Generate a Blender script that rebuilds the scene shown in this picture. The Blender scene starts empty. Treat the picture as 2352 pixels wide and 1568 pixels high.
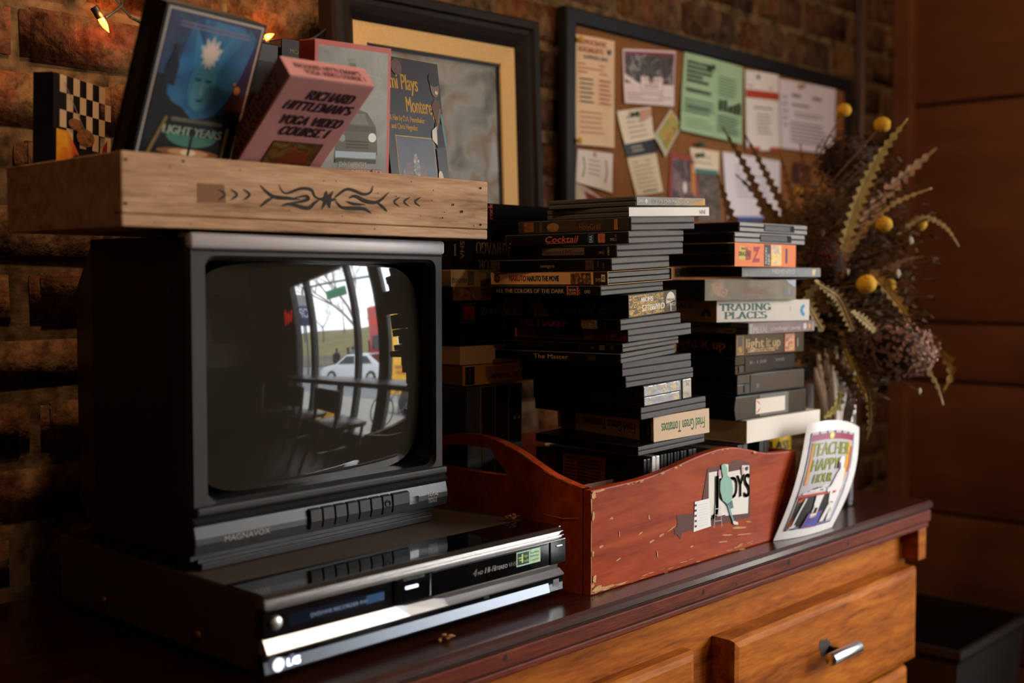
import bpy, bmesh, math, random
from mathutils import Vector, Matrix, Euler
random.seed(7)
SC = bpy.context.scene
COL = SC.collection
PI = math.pi
R = math.radians

# ------------------------------------------------------------------ camera, sky, exposure
FPX, CX, CY = 2720.0, 1176.0, 784.0
PITCH = math.atan((CY - 645.0) / FPX)
YAW = math.atan((3720.0 - CX) / math.hypot(FPX, CY - 645.0))
FW = Vector((math.cos(YAW) * math.cos(PITCH), math.sin(YAW) * math.cos(PITCH), -math.sin(PITCH)))
RT = Vector((math.sin(YAW), -math.cos(YAW), 0.0))
UP = RT.cross(FW)
EYE = Vector((0.0, 0.0, 1.21))

cam_d = bpy.data.cameras.new('camera')
cam = bpy.data.objects.new('camera', cam_d)
COL.objects.link(cam)
cam_d.sensor_width = 36.0
cam_d.lens = FPX * 36.0 / 2352.0
cam_d.clip_start = 0.02
m3 = Matrix((RT, UP, -FW)).transposed()
cam.matrix_world = Matrix.Translation(EYE) @ m3.to_4x4()
cam_d.dof.use_dof = True
cam_d.dof.focus_distance = 1.50
cam_d.dof.aperture_fstop = 2.8
SC.camera = cam

SC.view_settings.view_transform = 'Standard'
SC.view_settings.look = 'None'
SC.view_settings.gamma = 1.0
SC.view_settings.exposure = 0.9
SC.view_settings.use_curve_mapping = False
SC.cycles.use_denoising = True
SC.cycles.max_bounces = 8
SC.cycles.diffuse_bounces = 4
SC.cycles.glossy_bounces = 4
SC.cycles.transmission_bounces = 6
SC.cycles.transparent_max_bounces = 8
SC.cycles.caustics_reflective = False
SC.cycles.caustics_refractive = False
SC.cycles.sample_clamp_indirect = 6.0

world = bpy.data.worlds.new('overcast_sky')
SC.world = world
world.use_nodes = True
wn = world.node_tree.nodes
wl = world.node_tree.links
bgn = wn['Background']
tc = wn.new('ShaderNodeTexCoord')
mp = wn.new('ShaderNodeMapping'); mp.inputs['Scale'].default_value = (1.2, 1.2, 3.0)
nz = wn.new('ShaderNodeTexNoise'); nz.inputs['Scale'].default_value = 2.2; nz.inputs['Detail'].default_value = 5.0
rp = wn.new('ShaderNodeValToRGB')
rp.color_ramp.elements[0].position = 0.35; rp.color_ramp.elements[0].color = (0.80, 0.90, 1.0, 1)
rp.color_ramp.elements[1].position = 0.70; rp.color_ramp.elements[1].color = (1.0, 0.99, 0.97, 1)
wl.new(tc.outputs['Generated'], mp.inputs['Vector']); wl.new(mp.outputs['Vector'], nz.inputs['Vector'])
wl.new(nz.outputs['Fac'], rp.inputs['Fac']); wl.new(rp.outputs['Color'], bgn.inputs['Color'])
bgn.inputs['Strength'].default_value = 22.0

# the shop window: sky light enters here (portal only steers sampling of the sky)
WX, WY0, WY1, WZ0, WZ1 = 3.05, -1.83, 0.09, 0.22, 1.98
pl = bpy.data.lights.new('window_portal', 'AREA')
pl.shape = 'RECTANGLE'; pl.size = WY1 - WY0; pl.size_y = WZ1 - WZ0
pl.cycles.is_portal = True
plo = bpy.data.objects.new('window_portal', pl); COL.objects.link(plo)
plo.location = (WX + 0.03, (WY0 + WY1) / 2, (WZ0 + WZ1) / 2)
plo.rotation_euler = Matrix(((0, 0, 1), (1, 0, 0), (0, 1, 0))).to_euler()
# unseen warm point lights added as fill for spines, sides, wall and cork board
def lamp(name, loc, power, colour, size):
    l = bpy.data.lights.new(name, 'POINT'); l.energy = power; l.color = colour; l.shadow_soft_size = size
    o = bpy.data.objects.new(name, l); COL.objects.link(o); o.location = loc
    return o
lamp('warm_fill_light', (0.45, -0.25, 2.10), 4.0, (1.0, 0.66, 0.38), 0.05)
lamp('warm_fill_light', (0.79, 1.13, 2.02), 8.5, (1.0, 0.64, 0.36), 0.05)
lamp('warm_fill_light', (-1.35, 0.30, 2.2), 1.6, (1.0, 0.70, 0.45), 0.05)
lamp('warm_fill_light', (2.15, -0.85, 2.35), 24.0, (1.0, 0.72, 0.48), 0.05)

# ------------------------------------------------------------------ helpers
def at(px, py, axis, val):
    d = FW + RT * ((px - CX) / FPX) - UP * ((py - CY) / FPX)
    i = 'xyz'.index(axis)
    return EYE + d * ((val - EYE[i]) / d[i])
def atd(px, py, depth):
    return EYE + (FW + RT * ((px - CX) / FPX) - UP * ((py - CY) / FPX)) * depth

def lin(c):
    return c / 12.92 if c <= 0.04045 else ((c + 0.055) / 1.055) ** 2.4
def rgb(h):
    h = h.lstrip('#')
    return tuple(lin(int(h[i:i + 2], 16) / 255.0) for i in (0, 2, 4)) + (1.0,)

MATS = {}
def base_mat(name):
    m = bpy.data.materials.new(name); m.use_nodes = True
    nt = m.node_tree
    return m, nt.nodes, nt.links, nt.nodes['Principled BSDF']

def col(h, rough=0.5, metal=0.0, spec=0.5, var=0.0, vscale=40.0, bump=0.0, bscale=200.0, coat=0.0, em=0.0, stretch=None, trans=0.0):
    key = (h, rough, metal, spec, var, vscale, bump, bscale, coat, em, stretch, trans)
    if key in MATS: return MATS[key]
    m, N, L, b = base_mat('mat_' + h.strip('#'))
    c = rgb(h)
    b.inputs['Base Color'].default_value = c
    b.inputs['Roughness'].default_value = rough
    b.inputs['Metallic'].default_value = metal
    b.inputs['Specular IOR Level'].default_value = spec
    if coat: b.inputs['Coat Weight'].default_value = coat; b.inputs['Coat Roughness'].default_value = 0.08
    if trans: b.inputs['Transmission Weight'].default_value = trans
    if em:
        b.inputs['Emission Color'].default_value = c; b.inputs['Emission Strength'].default_value = em
    if var or bump:
        t = N.new('ShaderNodeTexCoord'); src = t.outputs['Object']
        if stretch:
            mm = N.new('ShaderNodeMapping'); mm.inputs['Scale'].default_value = stretch
            L.new(src, mm.inputs['Vector']); src = mm.outputs['Vector']
        if var:
            n = N.new('ShaderNodeTexNoise'); n.inputs['Scale'].default_value = vscale; n.inputs['Detail'].default_value = 5
            L.new(src, n.inputs['Vector'])
            r = N.new('ShaderNodeValToRGB')
            r.color_ramp.elements[0].position = 0.3; r.color_ramp.elements[1].position = 0.7
            r.color_ramp.elements[0].color = tuple(x * (1 - var) for x in c[:3]) + (1,)
            r.color_ramp.elements[1].color = tuple(min(1, x * (1 + var)) for x in c[:3]) + (1,)
            L.new(n.outputs['Fac'], r.inputs['Fac']); L.new(r.outputs['Color'], b.inputs['Base Color'])
        if bump:
            n2 = N.new('ShaderNodeTexNoise'); n2.inputs['Scale'].default_value = bscale; n2.inputs['Detail'].default_value = 4
            L.new(src, n2.inputs['Vector'])
            bp = N.new('ShaderNodeBump'); bp.inputs['Strength'].default_value = bump; bp.inputs['Distance'].default_value = 0.002
            L.new(n2.outputs['Fac'], bp.inputs['Height']); L.new(bp.outputs['Normal'], b.inputs['Normal'])
    MATS[key] = m
    return m

def art(name, cols, scale=30.0, rough=0.35, distort=1.0, stretch=(1, 1, 1), detail=4.0):
    """mottled printed picture: noise through a palette"""
    key = ('art', name)
    if key in MATS: return MATS[key]
    m, N, L, b = base_mat('print_' + name)
    t = N.new('ShaderNodeTexCoord'); mm = N.new('ShaderNodeMapping'); mm.inputs['Scale'].default_value = stretch
    n = N.new('ShaderNodeTexNoise'); n.inputs['Scale'].default_value = scale; n.inputs['Detail'].default_value = detail
    n.inputs['Distortion'].default_value = distort
    r = N.new('ShaderNodeValToRGB'); cr = r.color_ramp
    k = len(cols)
    while len(cr.elements) < k: cr.elements.new(0.5)
    for i, h in enumerate(cols):
        cr.elements[i].position = 0.28 + 0.44 * i / max(1, k - 1); cr.elements[i].color = rgb(h)
    L.new(t.outputs['Object'], mm.inputs['Vector']); L.new(mm.outputs['Vector'], n.inputs['Vector'])
    L.new(n.outputs['Fac'], r.inputs['Fac']); L.new(r.outputs['Color'], b.inputs['Base Color'])
    b.inputs['Roughness'].default_value = max(rough, .4); b.inputs['Specular IOR Level'].default_value = .3
    MATS[key] = m
    return m

def wood(name, cols, stretch, scale=6.0, rough=0.4, coat=0.0, bump=0.15, spec=0.35):
    key = ('wood', name)
    if key in MATS: return MATS[key]
    m, N, L, b = base_mat('wood_' + name)
    t = N.new('ShaderNodeTexCoord'); mm = N.new('ShaderNodeMapping'); mm.inputs['Scale'].default_value = stretch
    L.new(t.outputs['Object'], mm.inputs['Vector'])
    n = N.new('ShaderNodeTexNoise'); n.inputs['Scale'].default_value = scale; n.inputs['Detail'].default_value = 8; n.inputs['Distortion'].default_value = 1.2
    f = N.new('ShaderNodeTexNoise'); f.inputs['Scale'].default_value = scale * 7; f.inputs['Detail'].default_value = 6
    L.new(mm.outputs['Vector'], n.inputs['Vector']); L.new(mm.outputs['Vector'], f.inputs['Vector'])
    ad = N.new('ShaderNodeMath'); ad.operation = 'MULTIPLY_ADD'; ad.inputs[1].default_value = 0.35; 
    L.new(f.outputs['Fac'], ad.inputs[0]); 
    mu = N.new('ShaderNodeMath'); mu.operation = 'MULTIPLY'; mu.inputs[1].default_value = 0.65
    L.new(n.outputs['Fac'], mu.inputs[0]); L.new(mu.outputs[0], ad.inputs[2])
    r = N.new('ShaderNodeValToRGB'); cr = r.color_ramp
    k = len(cols)
    while len(cr.elements) < k: cr.elements.new(0.5)
    for i, h in enumerate(cols):
        cr.elements[i].position = 0.32 + 0.36 * i / (k - 1); cr.elements[i].color = rgb(h)
    L.new(ad.outputs[0], r.inputs['Fac'])
    out = r.outputs['Color']
    L.new(out, b.inputs['Base Color'])
    b.inputs['Roughness'].default_value = rough; b.inputs['Specular IOR Level'].default_value = spec
    if coat: b.inputs['Coat Weight'].default_value = coat; b.inputs['Coat Roughness'].default_value = 0.12
    bp = N.new('ShaderNodeBump'); bp.inputs['Strength'].default_value = bump; bp.inputs['Distance'].default_value = 0.001
    L.new(f.outputs['Fac'], bp.inputs['Height']); L.new(bp.outputs['Normal'], b.inputs['Normal'])
    MATS[key] = m
    return m

_tc = {}
def text_geo(s):
    if s in _tc: return _tc[s]
    cu = bpy.data.curves.new('tmp', 'FONT'); cu.body = s; cu.size = 1.0; cu.resolution_u = 3; cu.fill_mode = 'FRONT'
    ob = bpy.data.objects.new('tmp', cu)
    me = bpy.data.meshes.new_from_object(ob)
    vs = [(v.co.x, v.co.y) for v in me.vertices]; fs = [tuple(p.vertices) for p in me.polygons]
    bpy.data.meshes.remove(me); bpy.data.objects.remove(ob); bpy.data.curves.remove(cu)
    _tc[s] = (vs, fs)
    return vs, fs

# small slab-serif capitals drawn as pen strokes
def _arc(cx, cy, rx, ry, a0, a1, n=9):
    return [(cx + rx * math.cos(R(a0 + (a1 - a0) * i / n)), cy + ry * math.sin(R(a0 + (a1 - a0) * i / n))) for i in range(n + 1)]
GL = {
 'A': (.76, [[(.06, 0), (.38, 1), (.70, 0)], [(.18, .34), (.58, .34)]], [(.06, 0), (.70, 0)]),
 'B': (.66, [[(.12, 0), (.12, 1)], [(.12, 1), (.36, 1)] + _arc(.36, .76, .2, .24, 90, -90) + [(.12, .52)], [(.36, .52)] + _arc(.36, .26, .24, .26, 90, -90) + [(.12, 0)]], [(.08, 0), (.08, 1)]),
 'C': (.70, [_arc(.38, .5, .31, .5, 40, 320, 14)], [(.62, .84)]),
 'D': (.74, [[(.12, 0), (.12, 1)], [(.12, 1), (.34, 1)] + _arc(.34, .5, .32, .5, 90, -90, 12) + [(.12, 0)]], [(.08, 0), (.08, 1)]),
 'E': (.62, [[(.12, 0), (.12, 1)], [(.12, 1), (.55, 1), (.55, .86)], [(.12, .52), (.44, .52)], [(.12, 0), (.57, 0), (.57, .14)]], [(.08, 0), (.08, 1)]),
 'F': (.58, [[(.12, 0), (.12, 1)], [(.12, 1), (.54, 1), (.54, .86)], [(.12, .52), (.42, .52)]], [(.12, 0), (.08, 1)]),
 'G': (.76, [_arc(.38, .5, .31, .5, 40, 350, 14), [(.46, .44), (.68, .44)], [(.66, .44), (.66, .02)]], [(.62, .84)]),
 'H': (.78, [[(.12, 0), (.12, 1)], [(.66, 0), (.66, 1)], [(.12, .52), (.66, .52)]], [(.12, 0), (.12, 1), (.66, 0), (.66, 1)]),
 'I': (.34, [[(.17, 0), (.17, 1)]], [(.17, 0), (.17, 1)]),
 'J': (.5, [[(.36, 1), (.36, .22)] + _arc(.2, .2, .16, .2, 0, -170)], [(.36, 1)]),
 'K': (.74, [[(.12, 0), (.12, 1)], [(.6, 1), (.14, .42)], [(.28, .58), (.64, 0)]], [(.12, 0), (.12, 1), (.6, 1), (.64, 0)]),
 'L': (.60, [[(.12, 0), (.12, 1)], [(.12, 0), (.55, 0), (.55, .16)]], [(.12, 0), (.12, 1)]),
 'M': (.92, [[(.12, 0), (.12, 1), (.46, .12), (.80, 1), (.80, 0)]], [(.12, 0), (.1, 1), (.80, 0), (.82, 1)]),
 'N': (.78, [[(.12, 0), (.12, 1), (.66, 0), (.66, 1)]], [(.12, 0), (.1, 1), (.66, 1)]),
 'O': (.80, [_arc(.4, .5, .33, .5, 0, 360, 18)], []),
 'P': (.64, [[(.12, 0), (.12, 1)], [(.12, 1), (.36, 1)] + _arc(.36, .73, .23, .27, 90, -90) + [(.12, .46)]], [(.12, 0), (.08, 1)]),
 'R': (.72, [[(.12, 0), (.12, 1)], [(.12, 1), (.36, 1)] + _arc(.36, .75, .21, .25, 90, -90) + [(.12, .5)], [(.36, .5), (.64, 0)]], [(.12, 0), (.08, 1), (.64, 0)]),
 'S': (.60, [_arc(.30, .75, .22, .25, 30, 270, 10) + _arc(.30, .25, .24, .25, 90, -150, 10)[1:]], []),
 'T': (.66, [[(.33, 0), (.33, 1)], [(.04, .84), (.04, 1), (.62, 1), (.62, .84)]], [(.33, 0)]),
 'U': (.76, [[(.12, 1), (.12, .3)] + _arc(.38, .28, .26, .28, 180, 360, 10) + [(.64, 1)]], [(.12, 1), (.64, 1)]),
 'V': (.74, [[(.06, 1), (.37, 0), (.68, 1)]], [(.06, 1), (.68, 1)]),
 'W': (.98, [[(.05, 1), (.27, 0), (.49, .9), (.71, 0), (.93, 1)]], [(.05, 1), (.93, 1)]),
 'X': (.72, [[(.08, 0), (.64, 1)], [(.08, 1), (.64, 0)]], [(.08, 0), (.64, 1), (.08, 1), (.64, 0)]),
 'Y': (.72, [[(.06, 1), (.36, .45), (.66, 1)], [(.36, .45), (.36, 0)]], [(.06, 1), (.66, 1), (.36, 0)]),
 'Z': (.64, [[(.08, .86), (.08, 1), (.56, 1), (.06, 0), (.58, 0), (.58, .16)]], []),
 '1': (.4, [[(.08, .8), (.2, 1), (.2, 0)]], [(.2, 0)]),
 "'": (.22, [[(.11, 1), (.11, .76)]], []),
 ' ': (.34, [], []),
 '.': (.2, [[(.1, 0), (.1, .06)]], []),
}

class MB:
    """collects shapes into one mesh with several materials"""
    def __init__(s, M=None):
        s.v = []; s.f = []; s.mi = []; s.sm = []; s.mats = []; s.M = M or Matrix.Identity(4)
    def m(s, mat):
        if mat not in s.mats: s.mats.append(mat)
        return s.mats.index(mat)
    def add(s, vs, fs, mat, smooth=False, M=None):
        T = s.M @ M if M is not None else s.M
        o = len(s.v); k = s.m(mat)
        s.v += [tuple(T @ Vector(v)) for v in vs]
        for f in fs:
            s.f.append(tuple(o + i for i in f)); s.mi.append(k); s.sm.append(smooth)
        return s
    def bm(s, b, mat, smooth=False, M=None):
        b.verts.index_update()
        s.add([v.co[:] for v in b.verts], [[v.index for v in f.verts] for f in b.faces], mat, smooth, M); b.free(); return s
    def box(s, x0, x1, y0, y1, z0, z1, mat, bev=0.0, seg=2, M=None, smooth=False):
        b = bmesh.new()
        bmesh.ops.create_cube(b, size=1.0)
        for v in b.verts:
            v.co = Vector(((x0 + x1) / 2 + v.co.x * (x1 - x0), (y0 + y1) / 2 + v.co.y * (y1 - y0), (z0 + z1) / 2 + v.co.z * (z1 - z0)))
        if bev > 0:
            bmesh.ops.bevel(b, geom=b.edges[:], offset=min(bev, 0.45 * min(abs(x1 - x0), abs(y1 - y0), abs(z1 - z0))), segments=seg, profile=0.5, affect='EDGES')
        return s.bm(b, mat, smooth or bev > 0.003, M)
    def prism(s, pts, a, b_, axis, mat, bev=0.0, M=None, smooth=False):
        """polygon pts (2d) extruded along axis between a and b_; axis y: pts=(x,z), x: (y,z), z: (x,y)"""
        def P(p, t):
            return {'y': (p[0], t, p[1]), 'x': (t, p[0], p[1]), 'z': (p[0], p[1], t)}[axis]
        n = len(pts); bb = bmesh.new()
        A = [bb.verts.new(P(p, a)) for p in pts]; B = [bb.verts.new(P(p, b_)) for p in pts]
        bb.faces.new(A); bb.faces.new(B[::-1])
        for i in range(n): bb.faces.new((A[i], B[i], B[(i + 1) % n], A[(i + 1) % n]))
        bmesh.ops.recalc_face_normals(bb, faces=bb.faces[:])
        if bev > 0:
            es = [e for e in bb.edges if (e.verts[0] in A) == (e.verts[1] in A)]
            bmesh.ops.bevel(bb, geom=es, offset=bev, segments=2, profile=0.5, affect='EDGES')
        return s.bm(bb, mat, smooth, M)
    def tube(s, path, r, mat, n=8, caps=True, M=None):
        path = [Vector(p) for p in path]; k = len(path)
        rs = r if isinstance(r, (list, tuple)) else [r] * k
        vs = []; fs = []; ref = Vector((0.13, 0.21, 1)).normalized()
        for i, p in enumerate(path):
            t = (path[min(i + 1, k - 1)] - path[max(i - 1, 0)])
            t = t.normalized() if t.length > 1e-9 else Vector((0, 0, 1))
            a = t.cross(ref)
            if a.length < 0.05: a = t.cross(Vector((1, 0, 0)))
            a.normalize(); c = t.cross(a)
            for j in range(n):
                w = 2 * PI * j / n
                vs.append(tuple(p + (a * math.cos(w) + c * math.sin(w)) * rs[i]))
        for i in range(k - 1):
            for j in range(n):
                fs.append((i * n + j, i * n + (j + 1) % n, (i + 1) * n + (j + 1) % n, (i + 1) * n + j))
        if caps: fs.append(tuple(range(n))[::-1]); fs.append(tuple((k - 1) * n + j for j in range(n)))
        return s.add(vs, fs, mat, True, M)
    def lathe(s, prof, mat, n=24, M=None, smooth=True):
        vs = []; fs = []; k = len(prof)
        for r, z in prof:
            for j in range(n):
                w = 2 * PI * j / n; vs.append((r * math.cos(w), r * math.sin(w), z))
        for i in range(k - 1):
            for j in range(n):
                fs.append((i * n + j, i * n + (j + 1) % n, (i + 1) * n + (j + 1) % n, (i + 1) * n + j))
        if prof[0][0] > 1e-6: fs.append(tuple(range(n))[::-1])
        if prof[-1][0] > 1e-6: fs.append(tuple((k - 1) * n + j for j in range(n)))
        return s.add(vs, fs, mat, smooth, M)
    def ball(s, c, r, mat, n=14, jitter=0.0, M=None):
        b = bmesh.new(); bmesh.ops.create_icosphere(b, subdivisions=2 if n < 20 else 3, radius=1.0)
        rr = r if isinstance(r, (tuple, list)) else (r, r, r)
        for v in b.verts:
            q = 1 + random.uniform(-jitter, jitter)
            v.co = Vector((c[0] + v.co.x * rr[0] * q, c[1] + v.co.y * rr[1] * q, c[2] + v.co.z * rr[2] * q))
        return s.bm(b, mat, True, M)
    def grid(s, f, nu, nv, mat, smooth=True, M=None, flip=False):
        vs = [f(i / nu, j / nv) for j in range(nv + 1) for i in range(nu + 1)]
        fs = []
        for j in range(nv):
            for i in range(nu):
                a = j * (nu + 1) + i; q = (a, a + 1, a + nu + 2, a + nu + 1)
                fs.append(q[::-1] if flip else q)
        return s.add(vs, fs, mat, smooth, M)
    def build(s, name, parent=None):
        me = bpy.data.meshes.new(name)
        me.from_pydata(s.v, [], s.f)
        for mt in s.mats: me.materials.append(mt)
        me.polygons.foreach_set('material_index', s.mi)
        me.polygons.foreach_set('use_smooth', s.sm)
        me.update()
        o = bpy.data.objects.new(name, me); COL.objects.link(o)
        if parent is not None: o.parent = parent
        return o

class Face:
    """print area on a surface: (u, v) in metres -> point; lift raises each print a hair"""
    def __init__(s, mb, f, lift=0.00025):
        s.mb = mb; s.f = f; s.l = lift; s.k = 1
    @staticmethod
    def plane(mb, o, X, Y, lift=0.00025):
        o = Vector(o); X = Vector(X).normalized(); Y = Vector(Y).normalized(); N = X.cross(Y)
        return Face(mb, lambda u, v, h: tuple(o + X * u + Y * v + N * h), lift)
    def h(s):
        s.k += 1
        return s.l * (1 + 0.18 * s.k)
    def poly(s, pts, mat):
        h = s.h(); s.mb.add([s.f(u, v, h) for u, v in pts], [tuple(range(len(pts)))], mat); return s
    def rect(s, u0, v0, u1, v1, mat, n=1):
        h = s.h()
        if n == 1: return s.poly([(u0, v0), (u1, v0), (u1, v1), (u0, v1)], mat)
        s.mb.grid(lambda a, b: s.f(u0 + (u1 - u0) * a, v0 + (v1 - v0) * b, h), n, n, mat); return s
    def disc(s, u, v, ru, mat, rv=None, n=20, a0=0, a1=360):
        rv = rv or ru
        return s.poly([(u + ru * math.cos(R(a0 + (a1 - a0) * i / n)), v + rv * math.sin(R(a0 + (a1 - a0) * i / n))) for i in range(n + (0 if a1 - a0 == 360 else 1))], mat)
    def line(s, pts, w, mat):
        """ribbon along pts, w one width or one per point"""
        h = s.h(); k = len(pts); ws = w if isinstance(w, (list, tuple)) else [w] * k
        vs = []
        for i, p in enumerate(pts):
            a = pts[max(i - 1, 0)]; b = pts[min(i + 1, k - 1)]
            dx, dy = b[0] - a[0], b[1] - a[1]; q = math.hypot(dx, dy) or 1
            nx, ny = -dy / q * ws[i] / 2, dx / q * ws[i] / 2
            vs += [s.f(p[0] + nx, p[1] + ny, h), s.f(p[0] - nx, p[1] - ny, h)]
        s.mb.add(vs, [(2 * i, 2 * i + 1, 2 * i + 3, 2 * i + 2) for i in range(k - 1)], mat); return s
    def frame(s, u0, v0, u1, v1, w, mat):
        for a in ((u0, v0, u1, v0 + w), (u0, v1 - w, u1, v1), (u0, v0, u0 + w, v1), (u1 - w, v0, u1, v1)): s.rect(*a, mat)
        return s
    def txt(s, t, u, v, h, mat, width=None, align='l', rot=0.0, slant=0.0, bold=0.0, serif=False, pen=(0.085, 0.035)):
        """text with capital height h; (u, v) its lower left (or centre / right) on the baseline"""
        lift = s.h()
        vs = []; fs = []
        if serif:
            x = 0.0
            for ch in t.upper():
                wd, strokes, ser = GL.get(ch, GL[' '])
                for st in strokes:
                    for (ax, ay), (bx, by) in zip(st[:-1], st[1:]):
                        dx, dy = bx - ax, by - ay; q = math.hypot(dx, dy) or 1; nx, ny = -dy / q, dx / q
                        th = math.hypot(pen[0] * nx, pen[1] * ny); ex, ey = dx / q * pen[1] * .7, dy / q * pen[1] * .7
                        o = len(vs)
                        vs += [(x + ax + nx * th - ex, ay + ny * th - ey), (x + ax - nx * th - ex, ay - ny * th - ey), (x + bx - nx * th + ex, by - ny * th + ey), (x + bx + nx * th + ex, by + ny * th + ey)]
                        fs.append((o, o + 1, o + 2, o + 3))
                for sx, sy in ser:
                    o = len(vs); y0 = sy - pen[1] if sy < .5 else sy - pen[1]
                    vs += [(x + sx - .15, y0), (x + sx + .15, y0), (x + sx + .15, y0 + 2 * pen[1]), (x + sx - .15, y0 + 2 * pen[1])]
                    fs.append((o, o + 1, o + 2, o + 3))
                x += wd + .06
            sc = h
        else:
            a, b = text_geo(t); vs = list(a); fs = list(b); sc = h / 0.73
            if bold:
                n0 = len(a)
                for dx in (bold, -bold):
                    o = len(vs); vs += [(p[0] + dx, p[1]) for p in a]; fs += [tuple(o + i for i in q) for q in b]
        if not vs: return s
        x0 = min(p[0] for p in vs); x1 = max(p[0] for p in vs)
        sx = sc if width is None else width / (x1 - x0)
        W = (x1 - x0) * sx
        off = {'l': 0, 'c': -W / 2, 'r': -W}[align]
        c, sn = math.cos(R(rot)), math.sin(R(rot))
        out = []
        for p in vs:
            a = (p[0] - x0) * sx + off + slant * p[1] * sc; b = p[1] * sc
            out.append(s.f(u + a * c - b * sn, v + a * sn + b * c, lift))
        s.mb.add(out, fs, mat); return s
    def bars(s, u0, v0, u1, v1, n, mat, fill=0.45, ragged=0.25):
        """rows of small print"""
        st = (v1 - v0) / n
        for i in range(n):
            v = v1 - (i + 0.7) * st; r = (u1 - u0) * random.uniform(0, ragged)
            s.rect(u0, v, u1 - r, v + st * fill, mat)
        return s

def thing(name, label, cat, loc=(0, 0, 0), rz=0.0, group=None, rot=None):
    o = bpy.data.objects.new(name, None); COL.objects.link(o)
    o.empty_display_size = 0.02
    o.location = loc; o.rotation_euler = rot if rot is not None else (0, 0, rz)
    o['label'] = label; o['category'] = cat
    if group: o['group'] = group
    return o
def tag(o, label, cat, group=None, loc=None, rot=None, kind=None):
    o['label'] = label; o['category'] = cat
    if group: o['group'] = group
    if kind: o['kind'] = kind
    if loc is not None: o.location = loc
    if rot is not None: o.rotation_euler = rot
    return o
def struct(o):
    o['kind'] = 'structure'; return o
# ------------------------------------------------------------------ the room
DT = 0.825                                   # dresser top height
WALL = 1.43
m_plaster = col('#4a3a2c', 0.9, var=0.12, vscale=3, bump=0.2, bscale=60)
m_floor = wood('floorboards', ['#1d120b', '#2c1b10', '#3d2818'], (1, 9, 9), 2.0, 0.45)
m_ceil = col('#3c3026', 0.9)
m_black_metal = col('#0e0e10', 0.45)

f = MB(); f.box(-2.4, 3.25, -3.3, 1.6, -0.06, 0.0, m_floor); struct(f.build('floor'))
f = MB(); f.box(-2.4, 3.25, -3.3, 1.6, 2.75, 2.83, m_ceil); struct(f.build('ceiling'))
f = MB(); f.box(-2.4, -2.28, -3.3, 1.6, 0, 2.75, m_plaster); struct(f.build('wall_left'))
f = MB()
f.box(-2.28, 3.05, -3.3, -2.70, 0, 2.75, col('#8d8577', 0.9, var=0.08, vscale=3))
f.box(-2.28, 3.05, -2.70, -2.685, 0, 0.95, col('#241a14', 0.6))
struct(f.build('wall_front'))

# brick wall at the back: real bricks standing out of rough mortar
def brick_material():
    m, N, L, b = base_mat('old_brick')
    g = N.new('ShaderNodeNewGeometry'); t = N.new('ShaderNodeTexCoord')
    r = N.new('ShaderNodeValToRGB'); cr = r.color_ramp
    cols = ['#563628', '#683f2c', '#744730', '#563c30', '#7c5438', '#684530']
    while len(cr.elements) < len(cols): cr.elements.new(0.5)
    for i, h in enumerate(cols): cr.elements[i].position = i / (len(cols) - 1); cr.elements[i].color = rgb(h)
    L.new(g.outputs['Random Per Island'], r.inputs['Fac'])
    n = N.new('ShaderNodeTexNoise'); n.inputs['Scale'].default_value = 22; n.inputs['Detail'].default_value = 8; n.inputs['Distortion'].default_value = .6
    L.new(t.outputs['Object'], n.inputs['Vector'])
    k = N.new('ShaderNodeValToRGB'); k.color_ramp.elements[0].position = .40; k.color_ramp.elements[1].position = .62
    mx = N.new('ShaderNodeMix'); mx.data_type = 'RGBA'
    L.new(n.outputs['Fac'], k.inputs['Fac']); L.new(k.outputs['Color'], mx.inputs[0])
    L.new(r.outputs['Color'], mx.inputs[6]); mx.inputs[7].default_value = rgb('#6e573c')
    n3 = N.new('ShaderNodeTexNoise'); n3.inputs['Scale'].default_value = 48; n3.inputs['Detail'].default_value = 10; n3.inputs['Roughness'].default_value = .7
    L.new(t.outputs['Object'], n3.inputs['Vector'])
    k3 = N.new('ShaderNodeValToRGB'); k3.color_ramp.elements[0].position = .36; k3.color_ramp.elements[0].color = (.34, .30, .26, 1); k3.color_ramp.elements[1].position = .58; k3.color_ramp.elements[1].color = (1.15, 1.1, 1.05, 1)
    L.new(n3.outputs['Fac'], k3.inputs['Fac'])
    m4 = N.new('ShaderNodeMix'); m4.data_type = 'RGBA'; m4.blend_type = 'MULTIPLY'; m4.inputs[0].default_value = 1.0
    L.new(mx.outputs[2], m4.inputs[6]); L.new(k3.outputs['Color'], m4.inputs[7])
    L.new(m4.outputs[2], b.inputs['Base Color']); b.inputs['Roughness'].default_value = 0.92; b.inputs['Specular IOR Level'].default_value = .15
    n2 = N.new('ShaderNodeTexNoise'); n2.inputs['Scale'].default_value = 60; n2.inputs['Detail'].default_value = 8
    L.new(t.outputs['Object'], n2.inputs['Vector'])
    bp = N.new('ShaderNodeBump'); bp.inputs['Strength'].default_value = .9; bp.inputs['Distance'].default_value = .006
    L.new(n2.outputs['Fac'], bp.inputs['Height']); L.new(bp.outputs['Normal'], b.inputs['Normal'])
    return m
m_brick = brick_material()
m_mortar = col('#6a543a', 0.95, spec=.15, var=0.7, vscale=45, bump=1.0, bscale=70)
f = MB()
f.box(-2.4, 3.05, WALL + .006, WALL + .16, 0, 2.75, m_mortar)
rnd = random.Random(3)
row = 0; z = 0.02
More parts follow.
